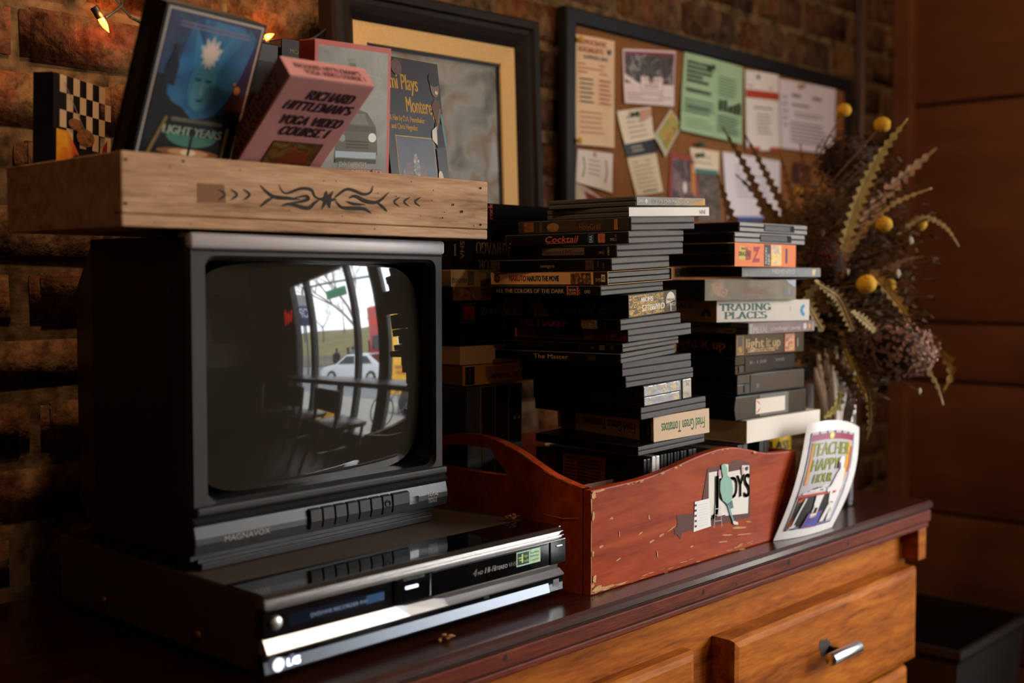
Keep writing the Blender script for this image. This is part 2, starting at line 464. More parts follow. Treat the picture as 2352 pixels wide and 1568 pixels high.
while z < 2.7:
    x = -2.28 - (row % 2) * 0.105
    while x < 3.04:
        w = 0.198 + rnd.uniform(-.008, .006)
        if x + w > -0.6:
            x1 = min(x + w, 3.045)
            if x1 - x > .03:
                bb = bmesh.new(); bmesh.ops.create_cube(bb, size=1.0)
                pr = rnd.uniform(-.002, .004); tw = rnd.uniform(-.02, .02)
                bmesh.ops.bevel(bb, geom=bb.edges[:], offset=.07, segments=2, affect='EDGES')
                for v in bb.verts:
                    v.co = Vector(((x + x1) / 2 + v.co.x * (x1 - x) + rnd.uniform(-.0016, .0016), WALL + .0155 - pr + v.co.y * .024 + tw * v.co.x * .1, z + .034 + v.co.z * .066 + rnd.uniform(-.0016, .0016)))
                f.bm(bb, m_brick, True)
        x += w + 0.013
    z += 0.081; row += 1
struct(f.build('wall_back'))

# right wall: dark boarded wall, then the shop window, then a pier
m_board = wood('wall_boards', ['#6e4026', '#7a482c', '#865234'], (6, 1, 6), 1.2, 0.62, bump=.1)
f = MB()
zs = [0.0, 0.23, 0.595, 0.945, 1.10, 1.672, 1.98, 2.35, 2.75]
for a, b in zip(zs[:-1], zs[1:]):
    f.box(3.05, 3.17, WY1 + .06, WALL + .16, a + .004, b - .004, m_board, 0.004)
f.box(3.06, 3.17, WY1 + .06, WALL + .16, 0, 2.75, col('#120a06', .9))
f.box(3.02, 3.06, WALL - .045, WALL + .006, 0, 2.75, m_board, .003)
f.box(3.05, 3.17, -3.3, WY0, 0, 2.75, m_plaster)
f.box(3.05, 3.17, WY0, WY1 + .06, WZ1, 2.75, m_plaster)
f.box(3.05, 3.17, WY0, WY1 + .06, 0, WZ0, m_plaster)
struct(f.build('wall_right'))

m, N, L, b = base_mat('window_glass')
tr = N.new('ShaderNodeBsdfTransparent'); gl = N.new('ShaderNodeBsdfGlossy'); gl.inputs['Roughness'].default_value = 0.0
lw = N.new('ShaderNodeLayerWeight'); lw.inputs['Blend'].default_value = .5
pw = N.new('ShaderNodeMath'); pw.operation = 'POWER'; pw.inputs[1].default_value = 4.0
fr = N.new('ShaderNodeMath'); fr.operation = 'MULTIPLY_ADD'; fr.inputs[1].default_value = .8; fr.inputs[2].default_value = .05
L.new(lw.outputs['Facing'], pw.inputs[0]); L.new(pw.outputs[0], fr.inputs[0])
mxs = N.new('ShaderNodeMixShader')
L.new(fr.outputs[0], mxs.inputs[0]); L.new(tr.outputs[0], mxs.inputs[1]); L.new(gl.outputs[0], mxs.inputs[2])
L.new(mxs.outputs[0], N['Material Output'].inputs['Surface'])
m_glass = m
win = MB()
m_mull = col('#2b3138', 0.5)
for y in (WY0, -1.50, -0.77, -0.38, WY1 + .02):
    hw = .07 if y == -0.38 else .028
    win.box(3.05, 3.13, y - hw, y + hw, WZ0, WZ1, m_mull, .003)
win.box(3.05, 3.13, WY0, WY1 + .04, WZ0 - .02, WZ0 + .05, m_mull, .003)
win.box(3.05, 3.13, WY0, WY1 + .04, WZ1 - .04, WZ1 + .02, m_mull, .003)
wo = struct(win.build('window_1'))
g = MB(); g.add([(3.09, WY0 + .02, WZ0 + .04), (3.09, WY1, WZ0 + .04), (3.09, WY1, WZ1 - .03), (3.09, WY0 + .02, WZ1 - .03)], [(0, 1, 2, 3)], m_glass); go = g.build('pane', wo)

f = MB(); f.tube([(2.81, WALL - .012, 0), (2.81, WALL - .012, 2.75)], .011, col('#5a4030', 0.45), 12); struct(f.build('trim_1'))

# ------------------------------------------------------------------ dresser
m_mahog = wood('mahogany', ['#200c06', '#35140b', '#471e10'], (1.2, 14, 14), 3.0, 0.30, coat=.5, bump=.08)
m_mahog_edge = wood('worn_mahogany', ['#421606', '#5c220e', '#743418'], (1.2, 14, 14), 5.0, 0.6, bump=.35, spec=.12)
m_walnut = wood('walnut', ['#642c06', '#965010', '#b46a1c'], (1.3, 10, 10), 3.5, 0.5, bump=.12, spec=.1)
m_gap = col('#080403', .9)
m_pale = col('#b78a55', .7, var=.2, vscale=200)
dr = thing('dresser', 'long dark mahogany dresser with orange-brown drawer fronts under the television', 'dresser', (0, 0, 0))
X0, X1 = -0.25, 2.012
f = MB()
f.prism([(.868 + .004, DT), (.868, DT - .004), (.868, DT - .011), (.872, DT - .014), (WALL - .03, DT - .014), (WALL - .03, DT)], X0, X1, 'x', m_mahog)
o = f.build('top', dr)
fc = MB(); F = Face.plane(fc, (X0, .868, DT - .014), (1, 0, 0), (0, 0, 1))
f = MB()
f.box(X0 + .002, X1 - .002, .8725, WALL - .03, DT - .0158, DT - .0142, m_gap)
f.box(X0 + .002, X1 - .004, .869, WALL - .03, DT - .035, DT - .016, m_mahog_edge, .0018)
f.box(X0 + .004, X1 - .004, .873, WALL - .03, DT - .037, DT - .0352, m_gap)
f.box(X0 + .004, X1 - .006, .872, WALL - .03, DT - .0465, DT - .0372, m_mahog_edge, .0025)
E_ = Face.plane(f, (X0, .869, DT - .035), (1, 0, 0), (0, 0, 1))
for x, z, r in ((1.30, .010, .003), (1.52, .012, .0035), (.92, .012, .003), (1.70, .009, .003), (1.38, .006, .0016), (1.60, .004, .0015)):
    E_.disc(x - X0, z, r, m_gap, r * 1.2, 8)
f.build('moulding', dr)
FY = .905
f = MB()
f.box(X0 + .02, 1.985, FY, WALL - .035, .05, DT - .0468, m_walnut)
f.build('carcass', dr)
f = MB()
f.box(1.975, 2.006, .876, .94, .722, DT - .0468, m_walnut, .002); f.build('corner_block', dr)
def drawer(x0, x1, z0, z1, y):
    f = MB()
    b = bmesh.new()
    o_ = [(x0, z0), (x1, z0), (x1, z1), (x0, z1)]; i_ = [(x0 + .012, z0 + .012), (x1 - .012, z0 + .012), (x1 - .012, z1 - .012), (x0 + .012, z1 - .012)]
    A = [b.verts.new((p[0], FY - .001, p[1])) for p in o_]; B = [b.verts.new((p[0], y + .007, p[1])) for p in o_]
    C_ = [b.verts.new((p[0] + s * .004, y + .002, p[1] + t * .004)) for p, s, t in zip(o_, (1, -1, -1, 1), (1, 1, -1, -1))]
    D = [b.verts.new((p[0], y, p[1])) for p in i_]
    for P, Q in ((A, B), (B, C_), (C_, D)):
        for i in range(4): b.faces.new((P[i], Q[i], Q[(i + 1) % 4], P[(i + 1) % 4]))
    b.faces.new(D); b.faces.new(A[::-1])
    bmesh.ops.recalc_face_normals(b, faces=b.faces[:])
    f.bm(b, m_walnut)
    f.box(x0 + .01, x1 - .01, FY - .004, FY + .3, z0 + .01, z1 - .012, m_walnut)
    return f.build('drawer', dr)
d1 = drawer(1.375, 1.957, .556, .718, .868)
d0 = drawer(.66, 1.305, .556, .718, .882)
d3 = drawer(-.22, .6, .556, .718, .882)
m_chrome = col('#d6dade', .30, metal=1.0)
f = MB()
f.tube([(1.643, .868, .645), (1.643, .842, .645)], .006, col('#3a3531', .3, metal=1), 12)
f.tube([(1.598, .842, .645), (1.600, .842, .645), (1.686, .842, .645), (1.688, .842, .645)], [.0085, .0095, .0095, .0085], m_chrome, 20)
ho = f.build('handle', d1); ho['label'] = 'polished chrome bar pull'
f = MB(); Fh = Face.plane(f, (1.55, .868, .60), (1, 0, 0), (0, 0, 1))
for k in range(9): Fh.disc(.085 + random.uniform(-.02, .02), .052 + random.uniform(-.01, .012), random.uniform(.004, .009), col('#22110a', .7), n=8)  # dark brown discs on the drawer front behind the pull
f.build('dark_patch', d1)
for (za, zb) in ((.375, .54), (.2, .36)):
    for (xa, xb) in ((1.375, 1.957), (.66, 1.305)): drawer(xa, xb, za, zb, .882)

# waste bin beyond the dresser
f = MB(); mb_ = col('#15120f', .38, bump=.1)
b0 = [(2.22, .90), (2.58, .90), (2.58, 1.26), (2.22, 1.26)]
def tap(z, k): 
    cx, cy = 2.40, 1.08
    return [(cx + (x - cx) * k, cy + (y - cy) * k, z) for x, y in b0]
Z = [(0, .78), (.47, .97), (.485, 1.02), (.50, 1.02), (.50, .97), (.03, .74)]
vs = []; fs = []
for z, k in Z: vs += tap(z, k)
for i in range(len(Z) - 1):
    for j in range(4): fs.append((i * 4 + j, i * 4 + (j + 1) % 4, i * 4 + 4 + (j + 1) % 4, i * 4 + 4 + j))
fs.append((3, 2, 1, 0)); fs.append(tuple(len(vs) - 4 + j for j in range(4)))
f.add(vs, fs, mb_)
tag(f.build('waste_bin'), 'black open waste bin on the floor beyond the dresser end', 'bin')

# ------------------------------------------------------------------ video recorder
VC = thing('video_recorder', 'wide black and silver video and disc recorder lying under the television', 'video recorder', (.645, .927, DT))
VW, VD, Z0, Z1 = .437, .405, .011, .0885
m_vbody = col('#4c3e32', .5, var=.05, bump=.12, bscale=700)
m_gloss = col('#070708', .07, spec=.6)
m_silver = col('#d2d4d6', .36, metal=1.0)
m_silver2 = col('#c6c4c2', .22, metal=1.0)
f = MB(); f.box(0, VW, .006, VD, Z0, Z1 - .001, m_vbody, .0025)
f.build('housing', VC)
f = MB(); f.box(.001, VW - .001, .0015, .060, .0860, .0886, m_gloss, .0008); f.build('top_fascia', VC)
f = MB()
prof = [(-.0015, .0885), (-.0062, .0848), (-.0062, .0842), (-.0035, .0838), (-.0030, .0828), (-.0072, .0802), (-.0072, .0796), (-.0045, .0788), (-.0040, .0778), (-.0078, .0752), (-.0078, .0745), (.008, .0745), (.008, .0885)]
f.prism(prof, .001, VW - .006, 'x', m_silver2)
f.build('chrome_strip', VC)
f = MB()
f.box(0, VW, -.003, .01, .0445, .0747, m_gloss, .001)
f.box(.4098, VW + .001, -.0045, .0, .045, .0745, m_gloss, .0008)
f.box(.163, .214, -.006, 0, .047, .0745, m_gloss, .0015)
Fv = Face.plane(f, (0, -.0031, 0), (1, 0, 0), (0, 0, 1), .0002)
Fv.rect(.030, .0535, .150, .0655, col('#0a1428', .15))
Fv.rect(.126, .0555, .150, .0640, col('#1b4b78', .3))
Fv.txt('DVD/VHS RECORDER RW', .056, .057, .0038, col('#8fa9cc', .4), width=.072)
Fv2 = Face.plane(f, (0, -.0062, 0), (1, 0, 0), (0, 0, 1), .0002)
Fv2.txt('OPEN/CLOSE', .174, .0705, .0022, col('#77756f', .4), width=.03)
Fv.rect(.218, .0712, .405, .0722, col('#2a3038', .2))
Fv.txt('4', .2795, .0555, .0078, col('#c9c6c2', .3, metal=.4), slant=.25, bold=.03)
Fv.txt('HD', .2875, .0560, .0042, col('#96938f', .3), slant=.2)
Fv.txt('Hi-Fi', .2985, .0560, .0066, col('#c9c6c2', .3, metal=.4), slant=.25, bold=.03)
Fv.txt('STEREO', .3135, .0562, .0044, col('#a8a5a1', .3), slant=.2, width=.022)
Fv.txt('VHS', .3375, .0562, .0050, col('#a8a5a1', .3), slant=.2, bold=.03)
m_holo = art('hologram', ['#7fb7a4', '#bfe0b0', '#9fd6c8', '#d9e8c8'], 90, .2)
Fv.rect(.3510, .0535, .3925, .0705, m_holo)
Fv.rect(.3525, .0550, .3725, .0690, col('#0c120c', .25))
gg = col('#b8e87c', .4)
Fv.line([(.3545, .0635), (.360, .0635)], .0012, gg); Fv.line([(.3555, .0605), (.360, .0605)], .001, gg); Fv.line([(.361, .057), (.361, .0675)], .0024, gg)
Fv.txt('super', .3637, .0630, .0036, gg, width=.0078); Fv.txt('multi', .3637, .0573, .0036, gg, width=.0078)
for k, t in enumerate(('Rewritable', 'RAM Disc', 'Compatible')): Fv.txt(t, .3745, .0652 - k * .0043, .0025, col('#23503e', .4), width=.0155)
Fv3 = Face.plane(f, (0, -.0046, 0), (1, 0, 0), (0, 0, 1), .0002)
Fv3.txt('EJECT', .418, .0700, .0024, col('#8a8782', .4), width=.010)
f.build('display_panel', VC)
f = MB(); f.tube([(.0135, -.003, .0605), (.0135, -.006, .0605), (.0135, -.0075, .0605)], [.0068, .0066, .005], m_silver, 20); f.build('power_button', VC)
f = MB(); f.box(.1765, .1945, -.0078, -.005, .0610, .0645, col('#dfe4ff', .3, em=.9), .0015); f.build('open_button', VC)['label'] = 'bluish white lit open button'
f = MB(); f.box(.420, .4305, -.006, -.004, .0660, .0677, m_silver, .0006); f.build('eject_button', VC)
# silver strip stepping down to the right
f = MB()
top_ = [(0, .0470), (.165, .0455), (.180, .0430), (.222, .0425), (.236, .0398), (VW - .008, .0392)]
vs = []; fs = []
for x, z in top_: vs += [(x, -.0022, z), (x, -.0098, .0335), (x, -.0090, .0318), (x, .004, .0318), (x, .004, z)]
for i in range(len(top_) - 1):
    for j in range(5): fs.append((i * 5 + j, i * 5 + (j + 1) % 5, i * 5 + 5 + (j + 1) % 5, i * 5 + 5 + j))
fs += [(4, 3, 2, 1, 0), tuple(len(vs) - 5 + j for j in range(5))]
f.add(vs, fs, m_silver)
f.build('silver_strip', VC)
f = MB()
f.box(0, VW, -.0015, .01, .0110, .0320, m_gloss, .0012)
Fl = Face.plane(f, (0, -.0016, 0), (1, 0, 0), (0, 0, 1), .0002)
Fl.txt('DVD', .300, .0262, .0026, col('#6d6a66', .4)); 
Fl.rect(.418, .0170, .4285, .0262, col('#5c5a57', .4)); Fl.txt('RW', .4195, .0190, .004, col('#111111', .4), width=.0075)
f.build('lower_panel', VC)
f = MB()
f.prism([(-.0040, .0112), (-.0046, .0130), (-.0020, .0236), (.002, .0236), (.002, .0112)], .001, VW - .028, 'x', col('#50545a', .30, metal=1.0))  # slanted grey metal strip standing in for the window mirrored in black gloss
f.build('window_sheen_strip', VC)
f = MB(); Fg = Face.plane(f, (0, -.0054, .011), (1, 0, 0), (0, 0, 1), .0002)
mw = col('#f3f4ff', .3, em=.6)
Fg.disc(.0155, .0088, .0066, mw, n=24); Fg.txt('LG', .0255, .0052, .0074, mw, bold=.03, width=.0155)
f.build('emblem', VC)['label'] = 'white round emblem and two letters'
for y in (.11, .30):
    f = MB(); f.lathe([(.0, .0), (.0065, .0), (.0072, .0014), (.0045, .003), (0, .0034)], col('#8d5a2c', .28, metal=1), 16, Matrix.Translation((-.0002, y, .028)) @ Matrix.Rotation(-PI / 2, 4, 'Y')); f.build('screw', VC)
for x in (.04, VW - .04):
    for y in (.05, VD - .05):
        f = MB(); f.lathe([(.014, 0), (.015, .002), (.015, .0115)], col('#0a0a0a', .8), 16, Matrix.Translation((x, y, 0))); f.build('foot', VC)

# ------------------------------------------------------------------ television
TA = R(2.84)
TV = thing('television', 'small old dark television with curved screen on top of the video recorder', 'television', (.6432, 1.0431, .9135), TA)
m_tvp = col('#2b2a2b', .5, spec=.2, var=.04, vscale=60, bump=.12, bscale=900)
m_tvd = col('#1e1d1f', .42, spec=.4, bump=.1, bscale=900)
m_tvside = col('#1d0c0a', .5, bump=.1, bscale=500)
TW = .3705; zb = .0175; zt = .345
# bezel ring with a sloping inner lip
f = MB()
def rrect(x0, x1, z0, z1, r, n=5):
    p = []
    for cx, cz, a in ((x1 - r, z1 - r, 0), (x0 + r, z1 - r, 90), (x0 + r, z0 + r, 180), (x1 - r, z0 + r, 270)):
        for i in range(n + 1): p.append((cx + r * math.cos(R(a + 90 * i / n)), cz + r * math.sin(R(a + 90 * i / n))))
    return p
rings = [(rrect(0, TW, .056, zt, .008), .030), (rrect(0, TW, .056, zt, .008), .006), (rrect(.004, TW - .004, .060, zt - .004, .007), 0.0),
         (rrect(.0205, .3560, .0675, .3225, .012), 0.0), (rrect(.0225, .3540, .0705, .3190, .014), .006), (rrect(.0260, .3490, .0735, .3150, .022), .030), (rrect(.0260, .3490, .0735, .3150, .022), .058)]
vs = []; fs = []
nr = len(rings[0][0])
for pts, y in rings: vs += [(p[0], y, p[1]) for p in pts]
for i in range(len(rings) - 1):
    for j in range(nr): fs.append((i * nr + j, i * nr + (j + 1) % nr, (i + 1) * nr + (j + 1) % nr, (i + 1) * nr + j))
k3 = 4 * nr
f.add(vs, [q for q in fs if min(q) < k3], m_tvp)
f.add(vs, [q for q in fs if min(q) >= k3], col('#0b0b0c', .35))
f.box(.001, TW - .001, -.0035, .02, .3285, zt + .0005, col('#b4b2b6', .38, bump=.1, bscale=900), .004)  # pale top strip: sheen of an up-tilted face put into its base colour
f.box(.003, TW - .003, -.0006, .004, .3262, .3285, m_gap)
f.build('bezel', TV)
# curved tube face
RSX, RSZ = 1.15, .75; hw, hh = .1640, .1235; cxs, czs = .1855, .1935
yap = .0085
def scr(a, b):
    u = 2 * a - 1; v = 2 * b - 1
    e = 7.0
    q = (abs(u) ** e + abs(v) ** e) ** (1 / e); mx_ = max(abs(u), abs(v)) or 1
    s = mx_ / q if q else 1
    u *= s; v *= s
    # slightly bulged sides
    x = hw * u * (1 - .025 * v * v); z = hh * v * (1 - .025 * u * u)
    return (cxs + x, yap + x * x / (2 * RSX) + z * z / (2 * RSZ), czs + z)
m_crt = col('#2b2822', .03, spec=.34)
f = MB(); f.grid(scr, 48, 40, m_crt, True)
f.build('screen', TV)
f = MB(); f.box(.011, TW - .011, .058, .064, .05, .334, m_gap); f.build('tube_mask', TV)
# control strip
f = MB()
f.prism([(0.004, .0175), (-.004, .020), (-.006, .030), (-.006, .036), (-.003, .048), (-.006, .0525), (.0, .0575), (.09, .0575), (.09, .0175)], .0, TW, 'x', m_tvd, .0015)
Ft = Face.plane(f, (0, -.0061, 0), (1, 0, 0), (0, 0, 1), .0003)
Ft.txt('MAGNAVOX', .036, .0285, .0068, col('#8d8986', .35), width=.058)
Ft.rect(.302, .0285, .318, .0375, col('#151517', .1))
Ft.txt('TOTAL', .3335, .0338, .0046, col('#b5b2af', .4), width=.019, slant=.2)
Ft.txt('REMOTE', .335, .0292, .0028, col('#98958f', .4), width=.015); Ft.txt('CONTROL', .335, .0258, .0028, col('#98958f', .4), width=.015)
f.build('control_panel', TV)
f = MB(); f.box(.002, TW - .002, -.0078, .0, .0585, .0680, m_tvp, .003); f.build('lower_lip', TV)
for k in range(6):
    x = .1475 + k * .0182
    f = MB(); f.prism([(.0, .0225), (-.0080, .0235), (-.0100, .032), (-.0085, .0445), (0, .047)], x, x + .0165, 'x', m_tvp, .0009); f.build('button', TV)
f = MB(); f.prism([(.0, .0225), (-.0080, .0235), (-.0100, .032), (-.0085, .0445), (0, .047)], .2567, .271, 'x', m_tvp, .0009)
f.lathe([(.0045, 0), (.0045, .001), (.0032, .0012), (.003, -.0002), (0, -.0004)], m_tvp, 16, Matrix.Translation((.2638, -.0094, .036)) @ Matrix.Rotation(PI / 2, 4, 'X'))
f.build('power_button', TV)
f = MB(); f.prism([(.0, .0225), (-.0075, .0235), (-.0092, .032), (-.008, .0445), (0, .047)], .2735, .3015, 'x', m_tvp, .001); f.build('control_flap', TV)
f = MB()
f.box(.006, TW - .006, .012, .10, .0095, .020, m_tvd, .001)
f.box(.016, TW - .016, .006, .19, 0, .0075, m_tvp, .001)
f.box(.014, TW - .014, .009, .19, .0065, .011, m_tvd)
f.build('base', TV)
f = MB()
for q in ((.0012, .010, .026, .185, .013, zt - .003), (TW - .010, TW - .0012, .026, .185, .013, zt - .003), (.0012, TW - .0012, .026, .185, zt - .012, zt - .003), (.0012, TW - .0012, .026, .185, .013, .022), (.004, TW - .004, .176, .184, .015, zt - .005)): f.box(*q, m_tvside, .003)
vs = []; fs = []
for y, a, b_, c_, d_ in ((.183, .003, TW - .003, .016, zt - .006), (.30, .05, TW - .05, .03, zt - .06), (.345, .08, TW - .08, .04, zt - .10)):
    vs += [(a, y, c_), (b_, y, c_), (b_, y, d_), (a, y, d_)]
for i in range(2):
    for j in range(4): fs.append((i * 4 + j, i * 4 + 4 + j, i * 4 + 4 + (j + 1) % 4, i * 4 + (j + 1) % 4))
fs.append((8, 9, 10, 11)[::-1])
f.add(vs, fs, m_tvside)
f.build('cabinet', TV)
# ------------------------------------------------------------------ tapes and discs: builders
m_case = col('#3b393a', .55, spec=.3, var=.05, vscale=50, bump=.15, bscale=500)
m_case2 = col('#242324', .5, spec=.25, bump=.12, bscale=500)
m_film = col('#0b0a0a', .35, spec=.25)
m_seam = col('#060606', .9)
m_card = col('#b39468', .85)
INK = lambda h, r=.5: col(h, max(r, .42), spec=.22)

GLOSS = lambda h: col(h, .24, spec=.08)
DUSTY = lambda h: col(h, .9, spec=.04)
def faces(f, w, d, h, lift=.0003):
    return {'front': Face.plane(f, (-w / 2, -d / 2, 0), (1, 0, 0), (0, 0, 1), lift),
            'left': Face.plane(f, (-w / 2, d / 2, 0), (0, -1, 0), (0, 0, 1), lift),
            'top': Face.plane(f, (-w / 2, -d / 2, h), (1, 0, 0), (0, 1, 0), lift),
            'right': Face.plane(f, (w / 2, -d / 2, 0), (0, 1, 0), (0, 0, 1), lift)}

def disc_case(label, pos, rot, w, d, h, spine='left', cover=None, prints=None, group=None, case=None, notch=False, name='disc_case'):
    """plastic keep case: lid and tray with a seam on the open edges, printed wrap round the spine"""
    case = case or m_case; cover = cover or m_film
    root = thing(name, label, 'video case', pos, 0, group, rot)
    f = MB()
    e = .0006
    f.box(-w / 2, w / 2, -d / 2, d / 2, .0002, h * .47, case, .0011)
    f.box(-w / 2, w / 2, -d / 2, d / 2, h * .53, h - .0004, case, .0011)
    f.box(-w / 2 + e, w / 2 - e, -d / 2 + e, d / 2 - e, h * .40, h * .60, m_seam)
    if notch:
        f.box(-.030, .056, -d / 2 - .0002, -d / 2 + .01, h * .16, h * .84, m_seam)
        f.box(-.028, .044, -d / 2 - .0004, -d / 2 + .01, h * .22, h * .78, m_case2, .0006)
    f.build('case', root)
    c = MB()
    if spine == 'left': c.box(-w / 2 - .0004, -w / 2 + .004, -d / 2 + .002, d / 2 - .002, .0010, h - .0010, cover)
    else: c.box(-w / 2 + .002, w / 2 - .002, -d / 2 - .0004, -d / 2 + .004, .0010, h - .0010, cover)
    c.box(-w / 2 + .002, w / 2 - .003, -d / 2 + .002, d / 2 - .002, h - .0006, h - .0001, cover)
    F = faces(c, w + .0008, d + (.0 if spine == 'left' else .0008), h)
    if prints: prints(F, w, d, h)
    c.build('printed_wrap', root)
    return root

def sleeve(label, pos, rot, w, d, h, cover, prints=None, group=None, cat='video tape', name='video_sleeve', bev=.0012, open_end=None):
    """cardboard sleeve, printed on the faces; open_end shows the tape inside"""
    root = thing(name, label, cat, pos, 0, group, rot)
    c = MB(); t = .0009
    if open_end == 'front':
        c.box(-w / 2, -w / 2 + t, -d / 2, d / 2, 0, h, cover); c.box(w / 2 - t, w / 2, -d / 2, d / 2, 0, h, cover)
        c.box(-w / 2, w / 2, -d / 2, d / 2, 0, t, cover); c.box(-w / 2, w / 2, -d / 2, d / 2, h - t, h - .0002, cover); c.box(-w / 2, w / 2, d / 2 - t, d / 2, 0, h, cover)
        for a in ((-w / 2, -w / 2 + t, .0, h), (w / 2 - t, w / 2, 0, h), (-w / 2, w / 2, 0, t), (-w / 2, w / 2, h - t, h - .0002)):
            c.box(a[0], a[1], -d / 2 - .0004, -d / 2 + .0003, a[2], a[3], m_card)
    else:
        c.box(-w / 2, w / 2, -d / 2, d / 2, 0, h - .0003, cover, bev)
    F = faces(c, w, d, h)
    if prints: prints(F, w, d, h)
    c.build('sleeve', root)
    if open_end == 'front':
        k = MB(); k.box(-w / 2 + .0015, w / 2 - .0015, -d / 2 + .0016, d / 2 - .002, .0015, h * .48, m_case2, .0008)
        k.box(-w / 2 + .0015, w / 2 - .0015, -d / 2 + .0016, d / 2 - .002, h * .52, h - .0018, m_case2, .0008); k.build('inner_case', root)
    return root

def flat(cx, cy, zb, yaw, roll=0.0, w=0.0):
    """lying flat; roll lifts the +x end, pivot on the lower left edge"""
    q = Matrix.Rotation(R(yaw), 3, 'Z') @ Matrix.Rotation(-R(roll), 3, 'Y')
    up = Matrix.Rotation(R(yaw), 3, 'Z') @ Vector((0, 0, 0))
    off = q @ Vector((-w / 2, 0, 0)) - Matrix.Rotation(R(yaw), 3, 'Z') @ Vector((-w / 2, 0, 0))
    return (cx - off.x, cy - off.y, zb - off.z), q.to_euler()

# ---------------- tall middle stack
G1 = 'video cases in the tall middle stack'
ROLL = 3.3
def P_none(F, w, d, h): pass
def p_bjm(F, w, d, h):
    f = F['front']; f.rect(.003, .0012, w - .003, h - .0012, art('bjm', ['#3b3d40', '#55585a', '#6d7072'], 25, .18))
    f.rect(w * .55, .0012, w - .006, h - .0012, art('bjm2', ['#4e5052', '#66645c', '#8a7c52', '#5c5c58'], 30, .18, 2, (1, 1, 4)))
    f.rect(w - .008, .002, w - .004, h - .002, INK('#d6a92e'))
    f.txt('DVD', .008, .0048, .0038, INK('#d4d4d2')); f.disc(.027, h / 2, .003, INK('#c8c8c6'), .0034, 12); f.line([(.022, h / 2), (.032, h / 2)], .0008, INK('#c8c8c6'))
    f.poly([(w * .72, .0012), (w - .008, .0012), (w - .008, .0085), (w * .86, .006)], INK('#b98a2c')); f.txt('BEING', .041, .0036, .0055, INK('#e0e0dc'), width=.027, bold=.02); f.txt('JOHN MALKOVICH', .072, .0036, .0055, INK('#c9c1a6'), width=.07)
def p_white(F, w, d, h):
    f = F['front']; f.rect(.002, .001, w - .002, h - .001, INK('#dcdcd6', .3)); f.txt('NINE', w - .027, .0032, .0062, INK('#4c4c54'), bold=.02, width=.016)
def p_grail(F, w, d, h):
    f = F['left']; f.rect(.002, .001, d - .002, h - .001, art('grail', ['#1d1915', '#2b241d', '#372c22'], 30))
    f.rect(.012, .003, .030, h - .002, art('grail2', ['#2a2018', '#7c4a1e', '#513018'], 120)); f.txt('DVD', .046, .0018, .005, INK('#6b5636'), rot=90)
    f.disc(.066, .008, .011, art('grail3', ['#5b4126', '#8d6a40'], 80), .006); f.txt('MONTY PYTHON', .078, .004, .0048, INK('#5c3617'), width=.034); f.txt('HolyGrail', .113, .0035, .0080, INK('#7d4a20'), width=.036)
    f.rect(.172, .002, .178, h - .002, art('grail4', ['#7c4a1e', '#a86a22'], 200))
def p_cocktail(F, w, d, h):
    f = F['left']; f.txt('Cocktail', .068, .0042, .0084, INK('#d06a4a'), slant=.3, width=.052); f.line([(.07, .0028), (.12, .0034)], .0005, INK('#d06a4a'))
    f.rect(.137, .002, .147, h - .002, INK('#1e3b5c')); f.txt('DRA', .1445, .0028, .0055, INK('#c8cdd2'), rot=90, bold=.03, width=.009)
    f.rect(.153, .002, .164, h - .002, art('cockt', ['#5a2a1c', '#b26a48', '#301410'], 150)); f.txt('DVD', .172, .0045, .0032, INK('#c8a678'), width=.006); f.txt('24145', .1815, .0035, .0025, INK('#8a7355'), rot=90)
    f.disc(.010, .004, .0014, INK('#5a4a3a'), n=8)
def p_pryor(F, w, d, h):
    f = F['left']; f.rect(.066, .0040, .141, h - .003, INK('#5b4a38', .5)); f.txt('RICHARD PRYOR', .0675, .0054, .0040, INK('#1f1612'), width=.034, bold=.02); f.txt('LIVE', .103, .0052, .0058, INK('#4a2228'), bold=.03, width=.017); f.txt('IN CONCERT', .1215, .0054, .0028, INK('#1f1612'), width=.0185)
    f.txt('DVD', .166, .005, .003, INK('#9a8666'), width=.0065); f.txt('HBO', .1835, .003, .0036, INK('#b99a70'), rot=90, bold=.03); f.txt('90610', .175, .003, .0022, INK('#6b5a45'), rot=90)
def p_swing(F, w, d, h):
    f = F['left']; f.rect(.0, .001, .016, h - .002, art('swing', ['#0e0b09', '#3d3122', '#5c4b33'], 90)); f.txt('swingers', .083, .0052, .0046, INK('#8d7a5a'), slant=.25, width=.023)
    f.rect(.155, .002, .168, h - .002, art('swing2', ['#15100d', '#4a3322', '#6d4a2c'], 150)); f.txt('DVD', .176, .005, .0028, INK('#6b5a45'), rot=90); f.txt('2094', .184, .003, .0025, INK('#6b5a45'), rot=90)
def p_naruto(F, w, d, h):
    f = F['left']; f.rect(.001, .0006, d - .022, h - .0008, INK('#cf9a62', .6)); f.rect(d - .022, .0006, d - .001, h - .0008, INK('#2a1a12'))
    f.disc(.012, h / 2, .0055, INK('#5a2414'), n=20); f.disc(.012, h / 2, .0035, INK('#8d5a38'), n=16)
    f.txt('NARUTO', .034, .0050, .0080, INK('#8a3417'), bold=.05, width=.030, slant=.1); f.txt('NARUTO THE MOVIE', .066, .0052, .0072, INK('#3c4240'), bold=.05, width=.055)
    f.rect(.140, .0012, d - .026, h - .0015, art('nar', ['#cf9a62', '#6d4a2e', '#2e1c12', '#b58a5c'], 110)); f.txt('DVD', d - .018, .0045, .0040, INK('#c2a078'), width=.008); f.rect(d - .009, .004, d - .003, .013, INK('#d0c0a0')); f.txt('VIZ', d - .0085, .006, .005, INK('#2a1a12'), bold=.04, width=.005)
